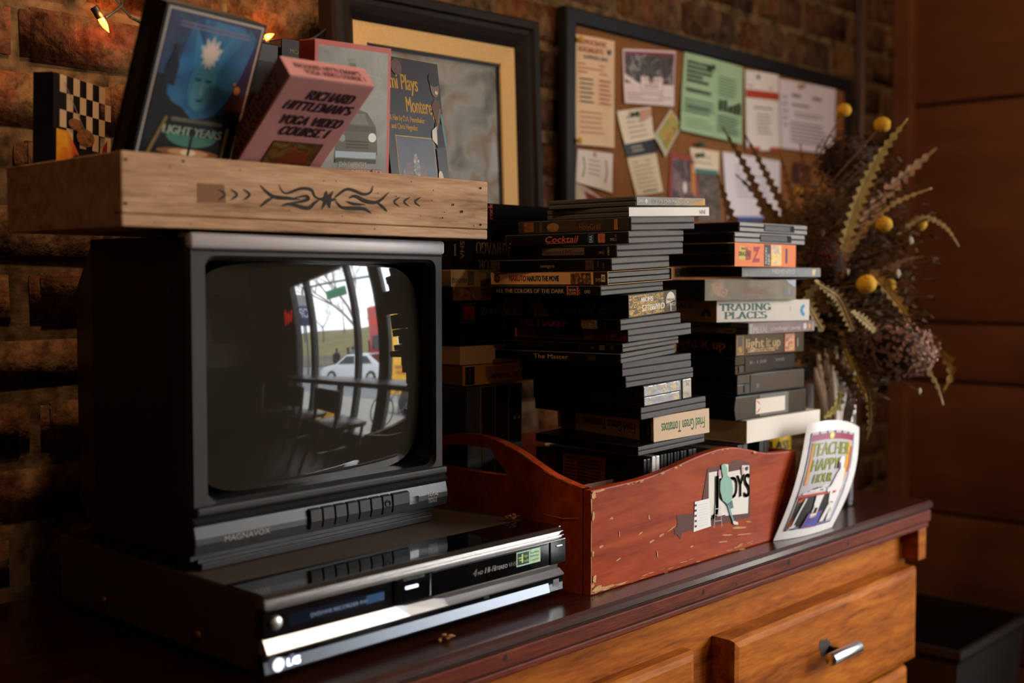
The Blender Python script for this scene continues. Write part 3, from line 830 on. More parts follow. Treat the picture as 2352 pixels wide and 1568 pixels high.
def p_colors(F, w, d, h):
    f = F['left']; f.rect(.003, .0009, d - .003, h - .001, INK('#0b0908')); f.txt('ALL THE COLORS OF THE DARK', .010, .0034, .0056, INK('#cfae86'), bold=.025, width=.117)
    f.rect(.131, .0008, .150, h - .0008, INK('#b4531f')); f.rect(.1335, .0016, .1475, h - .0016, INK('#2a140a')); f.txt('SHA', .1345, .0060, .0032, INK('#d9b890'), width=.012, bold=.03); f.txt('CODE', .1345, .0020, .0032, INK('#d9b890'), width=.012, bold=.03)
    f.txt('DVD', .160, .0034, .0040, INK('#cfae86'), width=.009); f.txt('01 01', .153, .0022, .0022, INK('#a58a66'), rot=90)
def p_chap(F, w, d, h):
    f = F['left']; f.rect(.001, .001, d - .001, h - .001, INK('#0c0908', .3)); f.rect(.004, .003, .035, h - .003, art('chap', ['#15100c', '#3a2c1e', '#6d5336'], 70))
    f.poly([(.040, h - .002), (.058, h - .002), (.078, .002), (.056, .002)], INK('#54402a')); f.txt("CHAPPELLE'S", .142, .0145, .0078, INK('#4a3826'), rot=180, width=.062); f.txt('SHOW', .112, .0235, .0050, INK('#4a3826'), rot=180, width=.026)
    f.line([(.140, .004), (.150, .022), (.154, .006), (.160, .024), (.152, .012), (.166, .012)], .0009, INK('#5c4630'))
    g = F['front']; g.rect(.0005, .0008, w - .0005, h - .0008, INK('#15120c', .15)); g.rect(.002, .002, w * .72, h - .002, art('chap2', ['#0d0b08', '#17130c', '#1c170e', '#6a5214', '#caa033', '#17130c', '#0d0b08'], 60, .15, 3, (1, 1, 2)))
    g.txt("CHAPPELLE'S", w * .74, .0145, .0080, INK('#e6e2d6', .2), rot=180, width=.066, bold=.05); g.txt('SHOW', w * .50, .0250, .0066, INK('#e6e2d6', .2), rot=180, width=.036, bold=.05)
    g.disc(w * .87, h * .54, .0135, INK('#c9c6bb', .2), .0115, 20, 0, 200); g.txt('COMEDY', w * .97, .0130, .0042, INK('#d9d4c4'), rot=180, width=.026, bold=.03); g.txt('CENTRAL', w * .97, .0190, .0036, INK('#15120c'), rot=180, width=.026, bold=.03); g.rect(w * .86, .002, w * .88, .012, INK('#c9c6bb'))
def p_die(F, w, d, h):
    f = F['left']; f.txt('DIE HARD', .032, .0030, .0090, INK('#b0222e'), bold=.05, width=.078); f.rect(.137, .0014, .163, h - .0016, art('die', ['#2a1c14', '#8d7458', '#c2a684'], 120)); f.txt('DVD', .176, .0035, .0030, INK('#5c4a38'), rot=90)
def p_willy(F, w, d, h):
    f = F['left']; f.rect(.001, .001, .140, h - .001, INK('#b8641e', .5)); f.rect(.140, .001, d - .001, h - .001, art('willy', ['#7a2f14', '#8d3c18', '#6a2a12'], 40)); f.txt('FREE WILLY', .009, .0035, .0066, INK('#3b1d0d'), width=.027)
    f.rect(.040, .0026, .126, h - .0022, INK('#1b0e08')); f.txt('10TH ANNIVERSARY SPECIAL EDITION', .043, .0046, .0036, INK('#b98a52'), width=.080)
    f.disc(.174, h / 2, .0028, INK('#c2843a'), n=12); f.txt('DVD', .164, .004, .003, INK('#2a120a'), rot=90); f.txt('I', .147, .004, .004, INK('#2a120a'))
def p_ace(F, w, d, h):
    f = F['left']; f.txt('ACE VENTURA PET DETECTIVE', .004, .0036, .0052, INK('#43171c'), bold=.03, width=.092); f.txt('DVD', .146, .0034, .0034, INK('#b08a5c'), width=.006); f.rect(.160, .0024, .168, h - .0024, INK('#8d744e')); f.txt('NEW', .161, .0036, .0034, INK('#20140c'), width=.006); f.disc(.180, h / 2, .0032, INK('#6d3a18'), n=12)
    f.rect(.127, .002, .130, h - .002, INK('#35261a'))
def p_master(F, w, d, h):
    f = F['left']; f.txt('The Master', .066, .0032, .0062, INK('#c08a58'), width=.055); f.rect(.150, .0025, .164, h - .003, INK('#1f1813')); f.txt('ANCHOR', .152, .0042, .0026, INK('#4a3a2a'), width=.011)
def p_dull(F, w, d, h):
    F['left'].txt('FEATURE FILM', .03, .0035, .0050, INK('#1d1612'), width=.06)
def p_vhs(F, w, d, h):
    f = F['left']; f.rect(.004, .012, .150, .016, INK('#2a1214')); f.rect(.07, .006, .165, .008, INK('#241c14')); f.rect(.10, .0095, .17, .0108, INK('#241c14'))
def p_fgt(F, w, d, h):
    f = F['left']; f.rect(.0, .0, d - .026, h, INK('#d2aa78', .55)); f.rect(0, .0, .040, h, INK('#5a2a22')); f.txt('Fried Green Tomatoes', d - .034, .0220, .0150, INK('#23553c'), rot=180, width=.104, bold=.03)
    f.rect(d - .026, .001, d - .004, h - .001, INK('#1a110d')); f.txt('MCA', d - .0115, .0200, .0044, INK('#b48a5e'), rot=-90, bold=.03, width=.012)
    g = F['front']; g.rect(0, 0, w, h, INK('#dcc0a0', .4)); g.txt('Fried Green Tomatoes', w - .009, .0235, .0165, INK('#2f8a5a'), rot=180, width=.084, bold=.03)

S1 = [('BJM', 1.3323, 6.0, 1.3073, 0.1946, 0.1383, 0.6, p_bjm, 'flat grey video case with a yellow-ended spine lying topmost of the middle stack', dict(spine='front')),
      ('white', 1.3344, .8, 1.2932, 0.1946, 0.1383, 1.4, p_white, 'white spined video case lying second from the top of the middle stack', dict(spine='front', cover=None)),
      ('grail', 1.2801, -1.0, 1.2740, 0.1383, 0.1987, ROLL, p_grail, 'case with dark brown spine lettering, top grey-edged one of the middle stack', {}),
      ('cocktail', 1.2555, 5.0, 1.2566, 0.1383, 0.1987, ROLL, p_cocktail, 'dark case with coral handwritten style title on its spine, middle stack', {}),
      ('pryor', 1.2566, -2.0, 1.2399, 0.1383, 0.1946, ROLL, p_pryor, 'dark case with a pale brown title box on its spine, middle stack', {}),
      ('swing', 1.2258, 4.5, 1.2221, 0.1383, 0.1946, ROLL, p_swing, 'black case with one small italic word on its spine, middle stack', {}),
      ('naruto', 1.2270, 1.0, 1.2049, 0.1403, 0.1987, ROLL, p_naruto, 'tan card sleeve with open brown-edged end and a cartoon title, middle stack', dict(sl=1)),
      ('colors', 1.2187, 2.0, 1.1911, 0.1383, 0.1843, ROLL, p_colors, 'thin black case with bold cream capitals and an orange square, middle stack', {}),
      ('chap', 1.2443, 9.5, 1.1617, 0.1383, 0.1946, ROLL, p_chap, 'thick black box with yellow upside-down lettering on its end, middle stack', dict(box=1)),
      ('die', 1.2494, 2.0, 1.1470, 0.1383, 0.1987, ROLL, p_die, 'black case with large dark red capitals on its spine, middle stack', {}),
      ('willy', 1.2740, -.8, 1.1317, 0.1383, 0.1987, ROLL, p_willy, 'case with orange and rust coloured spine in the middle stack', {}),
      ('ace', 1.2484, 4.5, 1.1191, 0.1383, 0.1946, ROLL, p_ace, 'black case with faint maroon capitals below the orange spined one', {}),
      ('master', 1.2361, 6.0, 1.1055, 0.1383, 0.2007, ROLL, p_master, 'black case with plain tan serif title, lowest readable spine of the middle stack', {}),
      ('d13', 1.2781, -4.8, 1.0876, 0.1383, 0.1946, ROLL, p_dull, 'plain black case directly below the one with the tan serif title', {}),
      ('d14', 1.2832, -4.0, 1.0728, 0.1383, 0.1946, ROLL, p_dull, 'plain black case resting on the shiny grey cassette', {}),
      ('vhs', 1.2934, -.5, 1.0456, 0.1065, 0.1946, ROLL, p_vhs, 'shiny grey edged cassette with a notched end in the middle stack', dict(tape=1)),
      ('d16', 1.3129, -2.8, 1.0287, 0.1403, 0.1946, ROLL, p_dull, 'plain black case lying on the cream sleeve with green lettering', {}),
      ('fgt', 1.3416, -9.0, 0.9965, 0.1075, 0.1966, 2.6, p_fgt, 'cream video sleeve with green upside-down title near the base of the middle stack', dict(sl=2)),
      ('d18', 1.3119, -4.5, 0.9816, 0.1383, 0.1946, 1.6, p_dull, 'lowest black case of the middle stack, under the cream sleeve', {})]
YC1 = 1.020
XREF = 1.20
def tilted(cx, yaw, roll, zb, w):
    """every case of the stack shares one tilt (right side up), turned by its own yaw"""
    Q = Matrix.Rotation(-R(roll), 3, 'Y'); q = Q @ Matrix.Rotation(R(yaw), 3, 'Z')
    d = Q @ Vector((cx - XREF, 0, 0))
    zr = zb - math.tan(R(roll)) * (cx - w / 2 - XREF)
    return zr, Vector((XREF, YC1, 0)) + d, q.to_euler(), Q @ Vector((0, 0, 1))
prev = None
for i, (nm, cx, yaw, zb, w, d, roll, pr, lb, kw) in enumerate(S1):
    roll = 2.6
    zr, p0, q, nrm = tilted(cx, yaw, roll, zb, w)
    if prev is None: h = .0128
    else: h = max(.0108, prev - zr - .0004)
    if prev is not None and prev - zr < .0108: zr = prev - .0112; h = .0108
    prev = zr
    p = p0 + Vector((0, 0, zr))
    if kw.get('sl') == 1: sleeve(lb, p, q, w, d, h, INK('#8a6440', .6), pr, G1, 'video case', open_end='front')
    elif kw.get('sl') == 2: sleeve(lb, p, q, w, d, h, INK('#c9a680', .5), pr, G1)
    elif kw.get('box'): sleeve(lb, p, q, w, d, h, INK('#0c0a09', .3), pr, G1, 'video case')
    elif kw.get('tape'):
        t = thing('video_cassette', lb, 'video tape', p, 0, G1, q)
        f = MB(); f.box(-w / 2, w / 2, -d / 2, d / 2, 0, h, m_case2, .0012); pr(faces(f, w, d, h), w, d, h); f.build('shell', t)
        m_wrap = col('#5b5e62', .2, metal=.3, bump=1.0, bscale=45)
        f = MB(); f.box(-w / 2 - .0003, w * .27, -d / 2 - .0012, -d / 2 + .002, h * .47, h - .001, m_wrap, .001); f.box(-w / 2 + .0005, w * .25, -d / 2 - .0008, -d / 2 + .002, .001, h * .45, m_wrap, .001)
        f.box(w * .30, w / 2, -d / 2 - .0014, -d / 2 + .002, .001, h - .0006, m_wrap, .001); f.build('flap', t)
    else:
        disc_case(lb, p, q, w, d, h, kw.get('spine', 'left'), None, pr, G1)

# ---------------- right stack
G2 = 'video tapes and cases in the right stack'
def p_ss(F, w, d, h):
    f = F['front']; f.rect(.0, .0, w, h, INK('#e0701c', .3)); f.poly([(.012, .010), (.030, .009), (.030, .0285), (.014, .030)], INK('#c9b82a')); f.poly([(.030, .009), (.044, .010), (.047, .023), (.030, .025)], INK('#9c1f24'))
    f.txt('DRAGON', .011, .0150, .0070, INK('#3a2a08'), bold=.05, width=.030); f.txt('BALL', .018, .0240, .0040, INK('#7a3a10'), bold=.05, width=.020)
    f.poly([(.052, .0285), (.072, .0295), (.058, .012), (.071, .0125), (.069, .0065), (.048, .006), (.062, .022), (.053, .0225)], INK('#a11f28'))
    f.rect(.084, .001, .102, h - .001, INK('#0f0c0c')); f.txt('SEASON', .0925, .0035, .0066, INK('#e6e2da'), rot=90, bold=.03, width=.0245); f.txt('NINE', .1005, .0035, .0062, INK('#e6e2da'), rot=90, bold=.03, width=.0165)
    f.rect(.104, .002, .136, h - .002, art('yellow', ['#d9a71e', '#e9cf6a', '#c9a890', '#8a8ab0'], 60, .3)); f.rect(.150, .006, .1545, h - .006, INK('#3a3a78'))
    g = F['left']; g.rect(0, 0, d, h, INK('#120b08', .5)); g.rect(.0, h - .0014, d, h, m_card); g.rect(0, .0, d, .0012, m_card); g.rect(0, h * .56, d, h * .58, INK('#5a2a16')); g.rect(.03, h * .52, d * .6, h * .55, INK('#8a2a18'))
def p_mem(F, w, d, h):
    f = F['front']; f.rect(.001, .001, w - .001, h - .001, art('mem', ['#43464a', '#54585c', '#4a4d51'], 30, .35)); f.txt('DVD', .013, .0028, .0055, INK('#d6d6d2'), rot=90, width=.011, bold=.03); f.txt('MEMENTO', .070, .0058, .0062, INK('#c9c9c4'), width=.055)
    f.rect(w - .022, .003, w - .014, h - .003, art('mem2', ['#8a8250', '#c9b870', '#e0dcc8'], 150)); f.rect(w - .009, .0055, w - .0065, h - .0045, INK('#9a9a98'))
def p_evil(F, w, d, h):
    f = F['front']; f.rect(0, 0, w, h, art('evil', ['#54482c', '#6c5e3c', '#7e7048'], 25, .45)); f.poly([(.012, .024), (.030, .0255), (.048, .014), (.040, .004), (.018, .008)], art('evil2', ['#3a2a1c', '#a07a52', '#6a4a30'], 90)); 
    f.txt('Evil', .077, .0095, .0130, INK('#8a4030'), slant=.4, width=.022); f.txt('Dead 2', .103, .0085, .0120, INK('#8a4030'), slant=.4, width=.028); f.txt('DEAD BY DAWN', .086, .0022, .0032, INK('#a89a80'), width=.030)
    f.rect(w - .028, .006, w - .006, .0165, INK('#77767a')); f.txt('VHS', w - .0125, .0075, .0060, INK('#d0d0d0'), rot=90, bold=.03, width=.0125); f.poly([(w - .022, h - .001), (w - .001, h - .001), (w - .002, h * .62), (w - .014, h * .78)], INK('#a9bccb', .2))
    g = F['left']; g.rect(d - .001, 0, d, h, m_card)
def p_tp(F, w, d, h):
    f = F['front']; f.rect(.0, .0, w, h, INK('#dedad0', .45, )); gr = INK('#54756a', .5)
    f.txt('TRADING', .004, .0170, .0098, gr, serif=True, width=.106, pen=(.115, .05)); f.txt('PLACES', .014, .0048, .0098, gr, serif=True, width=.088, pen=(.115, .05))
    f.txt('VHS', .152, .0150, .0028, INK('#6a6a66'), rot=90); f.line([(.181, .0235), (.1765, .020), (.175, .0155), (.177, .011), (.1815, .008)], [.005, .006, .0065, .006, .005], INK('#3f9fd0'))
    g = F['left']; g.rect(0, 0, d, h, INK('#9a6a35', .6)); g.txt('PLACES', .010, .0195, .0078, INK('#2a1a0c'), bold=.04, width=.048); c = d - .022
    g.poly([(c - .011, .008)] + [(c + .0105 * math.cos(R(a)), .010 + .0105 * math.sin(R(a))) for a in range(180, -1, -20)] + [(c + .011, .008)], INK('#1d2226')); g.poly([(c - .006, .0055), (c, .0145), (c + .006, .0055)], INK('#8a6a3c')); g.bars(c - .009, .003, c + .009, .005, 1, INK('#2a1a0c'))
def p_metal(F, w, d, h):
    f = F['front']; f.rect(.001, .001, w - .001, h - .001, art('metal', ['#3c2c30', '#52363c', '#624a50'], 40, .2)); f.txt('METAL', .014, .0025, .0100, INK('#b9bcc0', .2), bold=.04, width=.040); f.rect(.003, .002, .012, h - .002, INK('#8a8c90', .2))
    f.txt("a headbanger's journey", .062, .0052, .0058, INK('#c9b8bc'), slant=.2, width=.085); f.disc(w - .030, h / 2, .005, INK('#c9b8bc')); f.disc(w - .017, h / 2, .0045, INK('#b98a4a')); f.rect(w - .009, .003, w - .005, h - .003, INK('#9a8a8c'))
    g = F['left']; g.rect(.02, .0015, d - .020, .0095, INK('#8a6a48', .5)); g.txt('DVD', d - .040, .0030, .0045, INK('#1d120c'), width=.016, bold=.03)
def p_light(F, w, d, h):
    f = F['front']; f.rect(0, 0, w, h, GLOSS('#0d0907')); f.rect(.002, .002, .020, h - .001, INK('#a8742a')); f.rect(.004, .0035, .018, h - .003, INK('#2a2418')); f.txt('90', .0055, .0045, .0100, INK('#d9a83a'), bold=.04, width=.010)
    f.txt('light', .026, .0110, .0150, INK('#d9bd84'), width=.050, bold=.02); f.txt('it', .082, .0110, .0150, INK('#d9bd84'), width=.012, bold=.02); f.txt('up', .100, .0110, .0150, INK('#d9bd84'), width=.022, bold=.02); f.bars(.030, .004, .118, .010, 2, art('fire', ['#0d0907', '#a8742a', '#d9bd84'], 250))
    f.rect(.134, .0015, .164, h - .001, INK('#b45a20')); f.rect(.136, .003, .162, h - .003, art('face', ['#2a120c', '#8a4a2c', '#c98a5a', '#3a1a10'], 70)); f.rect(.170, .008, .1745, .022, INK('#77706a'))
    g = F['left']; g.txt('light', .002, .0100, .0150, INK('#6a3d12'), width=.040, bold=.02); g.txt('it', .048, .0100, .0150, INK('#8a5218'), width=.012, bold=.02); g.txt('up', .068, .0095, .0150, INK('#a86420'), width=.022, bold=.02); g.txt('732', d - .006, .004, .006, INK('#5a4a3a'), rot=90)
def cassette(lb, p, q, w, d, h, kind):
    t = thing('video_cassette', lb, 'video tape', p, 0, G2, q)
    f = MB()
    if kind == 'k':
        b = [(-w / 2 + .004, 0), (w / 2, 0), (w / 2, h - .0003), (-w / 2 + .004, h - .0003), (-w / 2 + .0012, h * .72), (-w / 2, h * .5), (-w / 2 + .0012, h * .28)]
        f.prism(b, -d / 2, d / 2, 'y', GLOSS('#161515'), .0012); f.build('clamshell', t)
        k = MB(); F = Face.plane(k, (-w / 2, -d / 2, 0), (1, 0, 0), (0, 0, 1), .0004)
        F.rect(.068, .002, .150, h - .001, INK('#57544f', .15)); F.rect(.057, .006, .140, .0285, INK('#d8d0c2', .5)); F.disc(.057, .0185, .012, INK('#d9604a'), .008, 10, 0, 90); F.disc(.057, .0155, .012, INK('#d9604a'), .008, 10, -90, 0)
        k.build('label_sticker', t)['label'] = 'cream paper label with a red mark'
    else:
        mc = GLOSS('#1c1b1c')
        f.box(-w / 2, w / 2, -d / 2, d / 2, 0, h * .5, mc, .001); f.box(-w / 2, w / 2, -d / 2, d / 2, h * .505, h - .0003, mc, .001)
        f.build('shell', t)
        k = MB()
        if kind == 'i':
            k.box(-w / 2 + .028, w / 2 - .002, -d / 2 - .0008, -d / 2 + .001, .003, h - .002, GLOSS('#2c2a2c'), .0006); F = Face.plane(k, (-w / 2, -d / 2 - .0008, 0), (1, 0, 0), (0, 0, 1))
            F.txt('E-120', .042, .0145, .0045, INK('#68707c'), width=.050); F.txt('VHS', .120, .0150, .0045, INK('#68707c'), width=.030); F.rect(.010 , .0035, .022, .013, INK('#050505'))
        else:
            k.box(-w / 2 + .034, w / 2 - .001, -d / 2 - .0008, -d / 2 + .001, .002, h - .002, GLOSS('#141314'), .0006); F = Face.plane(k, (-w / 2, -d / 2 - .0008, 0), (1, 0, 0), (0, 0, 1))
            F.rect(.018, .003, .030, .015, INK('#050505')); F.rect(.048, .008, .056, .014, INK('#4c4a48'))
        k.build('flap', t)
S2 = [('A', 1.579, -1.0, 1.2815, .190, .135, 'black disc case with thumb notch, topmost of the right stack'),
      ('B', 1.570, -2.0, 1.2655, .190, .135, 'black disc case with thumb notch, second from the top of the right stack'),
      ('C', 1.548, 1.8, 1.2310, .182, .140, 'bright orange boxed set with black band in the right stack'),
      ('D', 1.612, -8.0, 1.2125, .190, .135, 'slate grey spined case with sagging white lower edge in the right stack'),
      ('E', 1.550, -12.2, 1.1815, .192, .108, 'worn olive-brown video sleeve with red scrawled title in the right stack'),
      ('F', 1.589, -14.5, 1.1490, .192, .108, 'white video sleeve with big green two-line title in the right stack'),
      ('G', 1.605, -1.2, 1.1305, .190, .135, 'slim purple-brown spined case under the white green-titled sleeve'),
      ('H', 1.594, -1.0, 1.0990, .192, .108, 'black video sleeve with glowing yellow title in the right stack'),
      ('I', 1.582, 2.5, 1.0715, .187, .103, 'bare grey-black cassette under the sleeve with yellow glowing title'),
      ('J', 1.603, -1.8, 1.0405, .187, .103, 'bare black cassette with grey corner, above the one with cream label'),
      ('K', 1.584, -.8, 1.0050, .205, .125, 'black clamshell tape with a cream paper label and red mark'),
      ('L', 1.610, -.5, .9710, .215, .140, 'thick white paperback book at the base of the right stack')]
for i, (k, cx, yaw, zb, w, d, lb) in enumerate(S2):
    ztop = S2[i - 1][3] if i else zb + .0150
    h = ztop - zb - .0003
    p, q = flat(cx, 1.0, zb, yaw)
    if k in 'AB': disc_case(lb, p, q, w, d, h, 'back', None, None, G2, notch=True) if False else disc_case(lb, p, q, w, d, h, 'left', None, None, G2, case=col('#454345', .42, bump=.12, bscale=500), notch=True)
    elif k == 'C': sleeve(lb, p, q, w, d, h, INK('#e0701c', .3), p_ss, G2, 'video case', bev=.004)
    elif k == 'D':
        r = disc_case(lb, p, q, w, d, h - .003, 'front', None, p_mem, G2); r.location.z += .003
        f = MB(); f.grid(lambda a, b: (-w / 2 + .004 + a * (w - .008), -d / 2 - .0006 + b * .1, -.0005 - .0032 * (math.sin(PI * a)) * (1 - b)), 24, 3, INK('#d8d2c4')); f.build('sagging_insert', r)['label'] = 'white paper edge'
    elif k == 'E': sleeve(lb, p, q, w, d, h, INK('#16110e', .5), p_evil, G2)
    elif k == 'F': sleeve(lb, p, q, w, d, h, INK('#cfc8b8', .5), p_tp, G2)
    elif k == 'G': disc_case(lb, p, q, w, d, h, 'front', None, p_metal, G2)
    elif k == 'H': sleeve(lb, p, q, w, d, h, GLOSS('#0d0907'), p_light, G2)
    elif k == 'L':
        t = thing('paperback_book', lb, 'book', p, 0, G2, q)
        f = MB(); f.box(-w / 2 + .001, w / 2 - .001, -d / 2 + .001, d / 2 - .002, .0012, h - .0012, col('#a98f68', .8, var=.2, vscale=300, stretch=(1, 1, 30))); f.build('page_block', t)
        f = MB(); mcv = col('#d9d2c4', .5)
        f.box(-w / 2, w / 2, -d / 2, d / 2, 0, .0011, mcv); f.box(-w / 2, w / 2, -d / 2, d / 2, h - .0012, h, mcv); f.box(-w / 2, w / 2, -d / 2 - .0006, -d / 2 + .0008, 0, h, mcv, .0006); f.build('cover', t)
    else: cassette(lb, p, q, w, d, h, k.lower())

# ---------------- tapes piled behind the television, spines to the room but in shade
G0 = 'video tapes piled between television and middle stack'
def p_chris(F, w, d, h):
    f = F['front']; f.txt('best of', .020, .006, .0045, INK('#b83a20'), rot=90, width=.018); f.txt('chris', .031, .004, .0085, INK('#c8441f'), rot=90, bold=.04, width=.022); f.txt('rock', .041, .006, .0085, INK('#c8441f'), rot=90, bold=.04, width=.022)
def p_ziv(F, w, d, h):
    f = F['front']; f.rect(.001, .001, w - .001, h - .001, DUSTY('#0f0c0a')); f.txt('VHS', .022, .014, .008, INK('#6d5638'), rot=90, width=.024); f.rect(.0035, .018, .0065, .034, INK('#6d5638'))
    f.txt('DOCTOR', .106, .0130, .0155, INK('#8a6840'), rot=180, serif=True, width=.058, pen=(.06, .02)); f.txt('ZHIVAGO', .106, .0370, .0155, INK('#8a6840'), rot=180, serif=True, width=.062, pen=(.06, .02))
def p_beige(F, w, d, h):
    f = F['front']; f.rect(0, 0, w, h, INK('#a08660', .55)); f.txt('baums', .002, .0055, .0090, INK('#1d140c'), slant=.25, width=.028); f.rect(.032, .002, .044, h - .002, art('beige', ['#7a6446', '#4a3a26'], 90)); f.rect(.068, .004, .082, h - .004, INK('#5c5e38'))
def p_red(F, w, d, h):
    f = F['front']; f.rect(.0, .0, .075, h, art('redd', ['#2a1a12', '#6a4428', '#8a5c38', '#4a1c14'], 40)); f.txt('DUCK', .053, .008, .0080, INK('#5a1a14'), bold=.04, width=.028)
def p_zoo(F, w, d, h):
    f = F['front']; f.rect(0, 0, w, h, INK('#100c0b', .35)); f.frame(.006, .004, .034, h - .004, .0008, INK('#3c4a2a')); f.rect(.009, .007, .031, h - .007, art('zoo', ['#1a0c0a', '#7a1f14', '#3a100c'], 70)); f.txt('ZOOLANDER', .044, .014, .0105, INK('#56b038'), bold=.04, width=.085)
def p_mca(F, w, d, h):
    f = F['front']; f.rect(0, 0, w, h, INK('#c4853e', .55)); f.rect(.005, .001, .023, h - .002, INK('#17100c')); f.txt('MCA', .0165, .008, .0060, INK('#b98a52'), rot=90, bold=.03, width=.016); f.txt('NATIONAL LAMPOON', .065, .0185, .0042, INK('#7a2420'), width=.040); f.txt('ANIMAL HOUSE', .056, .0068, .0078, INK('#6a1d2a'), bold=.04, width=.080)
S0 = [('chris', 1.2895, .0285, 1.150, DUSTY('#0f0c0b'), p_chris, 'black tape sleeve with red rotated lettering, topmost behind the television'),
      ('ziv', 1.226, .064, 1.148, DUSTY('#0f0c0a'), p_ziv, 'thick black double sleeve with upside-down tan serif title behind the television'),
      ('beige', 1.202, .0235, 1.152, INK('#6a5438', .55), p_beige, 'beige sleeve with black script beside the television'),
      ('red', 1.1835, .0180, 1.150, INK('#1d130e', .5), p_red, 'thin brown picture-printed sleeve below the beige one'),
      ('zoo', 1.150, .0330, 1.150, INK('#0f0b0a', .4), p_zoo, 'black sleeve with a small framed picture and green title'),
      ('blk', 1.122, .0275, 1.149, INK('#0d0a09', .4), None, 'plain black sleeve lying on the blank tan one beside the television'),
      ('wht', 1.0945, .0270, 1.152, INK('#d2a878', .6), None, 'blank tan sleeve between television and middle stack'),
      ('mca', 1.0665, .0275, 1.150, INK('#8a5a2a', .6), p_mca, 'orange-tan sleeve with black block at its end, lowest beside the television')]
for k, zb, h, yc, cv, pr, lb in S0:
    x0 = {'chris': 1.150, 'ziv': 1.116, 'beige': 1.112, 'red': 1.114, 'zoo': 1.120, 'blk': 1.128, 'wht': 1.130, 'mca': 1.132}[k]
    sleeve(lb, (x0 + .096, yc + .054, zb), (0, 0, R({'ziv': -2, 'zoo': 1.5}.get(k, 0))), .192, .108, h, cv, pr, G0)

# ---------------- the red scalloped bin
m_binred = wood('red_stained_wood', ['#7c260c', '#963a18', '#a84820'], (1.4, 10, 10), 3.0, 0.42, bump=.05, spec=.10)
m_binside = m_binred
BX0, BX1, BY0, BY1, BZ = 1.112, 1.606, .907, 1.312, DT
bn = thing('wooden_bin', 'red stained scalloped wooden bin holding the stacked videos', 'bin', (0, 0, 0))
def smooth_pts(P, n=6):
    out = []
    for i in range(len(P) - 1):
        p0 = P[max(i - 1, 0)]; p1 = P[i]; p2 = P[i + 1]; p3 = P[min(i + 2, len(P) - 1)]
        for k in range(n):
            t = k / n
            out.append(tuple(.5 * ((2 * p1[j]) + (-p0[j] + p2[j]) * t + (2 * p0[j] - 5 * p1[j] + 4 * p2[j] - p3[j]) * t * t + (-p0[j] + 3 * p1[j] - 3 * p2[j] + p3[j]) * t ** 3) for j in range(len(p1))))
    out.append(tuple(P[-1])); return out
fp = smooth_pts([(BX0, .955), (1.166, .9555), (1.22, .957), (1.277, .963), (1.338, .972), (1.39, .9765), (1.43, .9755), (1.475, .967), (1.523, .9575), (BX1, .953)])
f = MB()
f.prism([(BX0, BZ), (BX1, BZ)] + fp[::-1], BY0, BY0 + .013, 'y', m_binred, .0022)
F = Face.plane(f, (BX0, BY0, BZ), (1, 0, 0), (0, 0, 1), .0002)
def chip(u, v, a, b, ang=0.0, n=9):
    c, s = math.cos(R(ang)), math.sin(R(ang)); pts = []
    for i in range(n):
        w = 2 * PI * i / n; q = random.uniform(.55, 1.15); x, y = a * q * math.cos(w), b * q * math.sin(w)
        pts.append((u + x * c - y * s, v + x * s + y * c))
    F.poly(pts, m_pale)
F.line([(.0009, .002), (.0011, .03), (.0007, .06), (.0010, .10), (.0008, .126)], [.0016, .0008, .0014, .0006, .003], m_pale)
for a in ((.010, .004, .012, .0026, 8), (.028, .003, .010, .0016, 0), (.004, .012, .003, .004, 0), (.0035, .124, .003, .0035, 0), (.012, .1275, .009, .0012, 0), (.040, .090, .0045, .0022, 0), (.020, .058, .006, .0016, 10), (.055, .036, .005, .0014, 15), (.118, .080, .002, .004, 10), (.100, .062, .005, .0012, 15), (.145, .052, .008, .0020, 12), (.125, .048, .010, .0018, 8), (.170, .058, .012, .0012, 15), (.056, .068, .0015, .004, 0), (.137, .028, .0012, .006, 10), (.215, .026, .004, .0012, 0), (.30, .028, .016, .0014, -8), (.335, .033, .018, .0018, -8), (.36, .038, .010, .001, -10), (.29, .020, .014, .001, -6), (.345, .022, .02, .0011, -5)): chip(*a)
for a in ((.012, .006, .014, .004, 4), (.006, .020, .004, .006, 0), (.030, .0045, .018, .0026, 3), (.060, .004, .012, .0016, 0), (.004, .1235, .0045, .005, 0), (.014, .1275, .012, .0018, 0), (.0035, .098, .0025, .007, 0), (.003, .052, .002, .005, 0)): chip(*a, n=13)
for k in range(26): chip(random.uniform(.02, .40), random.uniform(.0012, .010), random.uniform(.002, .012), random.uniform(.0003, .0008), random.uniform(-6, 6))
for k in range(14):
    i = random.randrange(5, len(fp) - 6); chip(fp[i][0] - BX0, fp[i][1] - BZ - random.uniform(.0012, .003), random.uniform(.002, .007), random.uniform(.0006, .0016), random.uniform(-10, 10))
f.build('front_board', bn)
# left board, scalloped, with a hand hole
lp = smooth_pts([(BY0 + .013, .956), (.947, .9615), (.969, .967), (.99, .975), (1.02, .988), (1.051, .998), (1.083, 1.0045), (1.115, 1.0055), (1.157, 1.001), (1.21, .985), (1.26, .97), (BY1, .962)])
def hole(y):
    if not 1.045 < y < 1.19: return None
    t = (y - 1.045) / .145; lo = .9565; top = max(q[1] for q in lp if abs(q[0] - y) < .02) - .0155
    top = min(top, lo + .045 * min(1, t * 3.2), lo + .045 * min(1, (1 - t) * 4)); return (lo, max(lo + .001, top))
def slab_strip(f, q0, q1, a0, a1, b0, b1, x0, x1, mat):
    vs = [(x, y, z) for x in (x0, x1) for (y, z) in ((q0, a0), (q1, b0), (q1, b1), (q0, a1))]
    f.add(vs, [(0, 1, 2, 3), (7, 6, 5, 4), (3, 2, 6, 7), (1, 0, 4, 5)], mat)
f = MB()
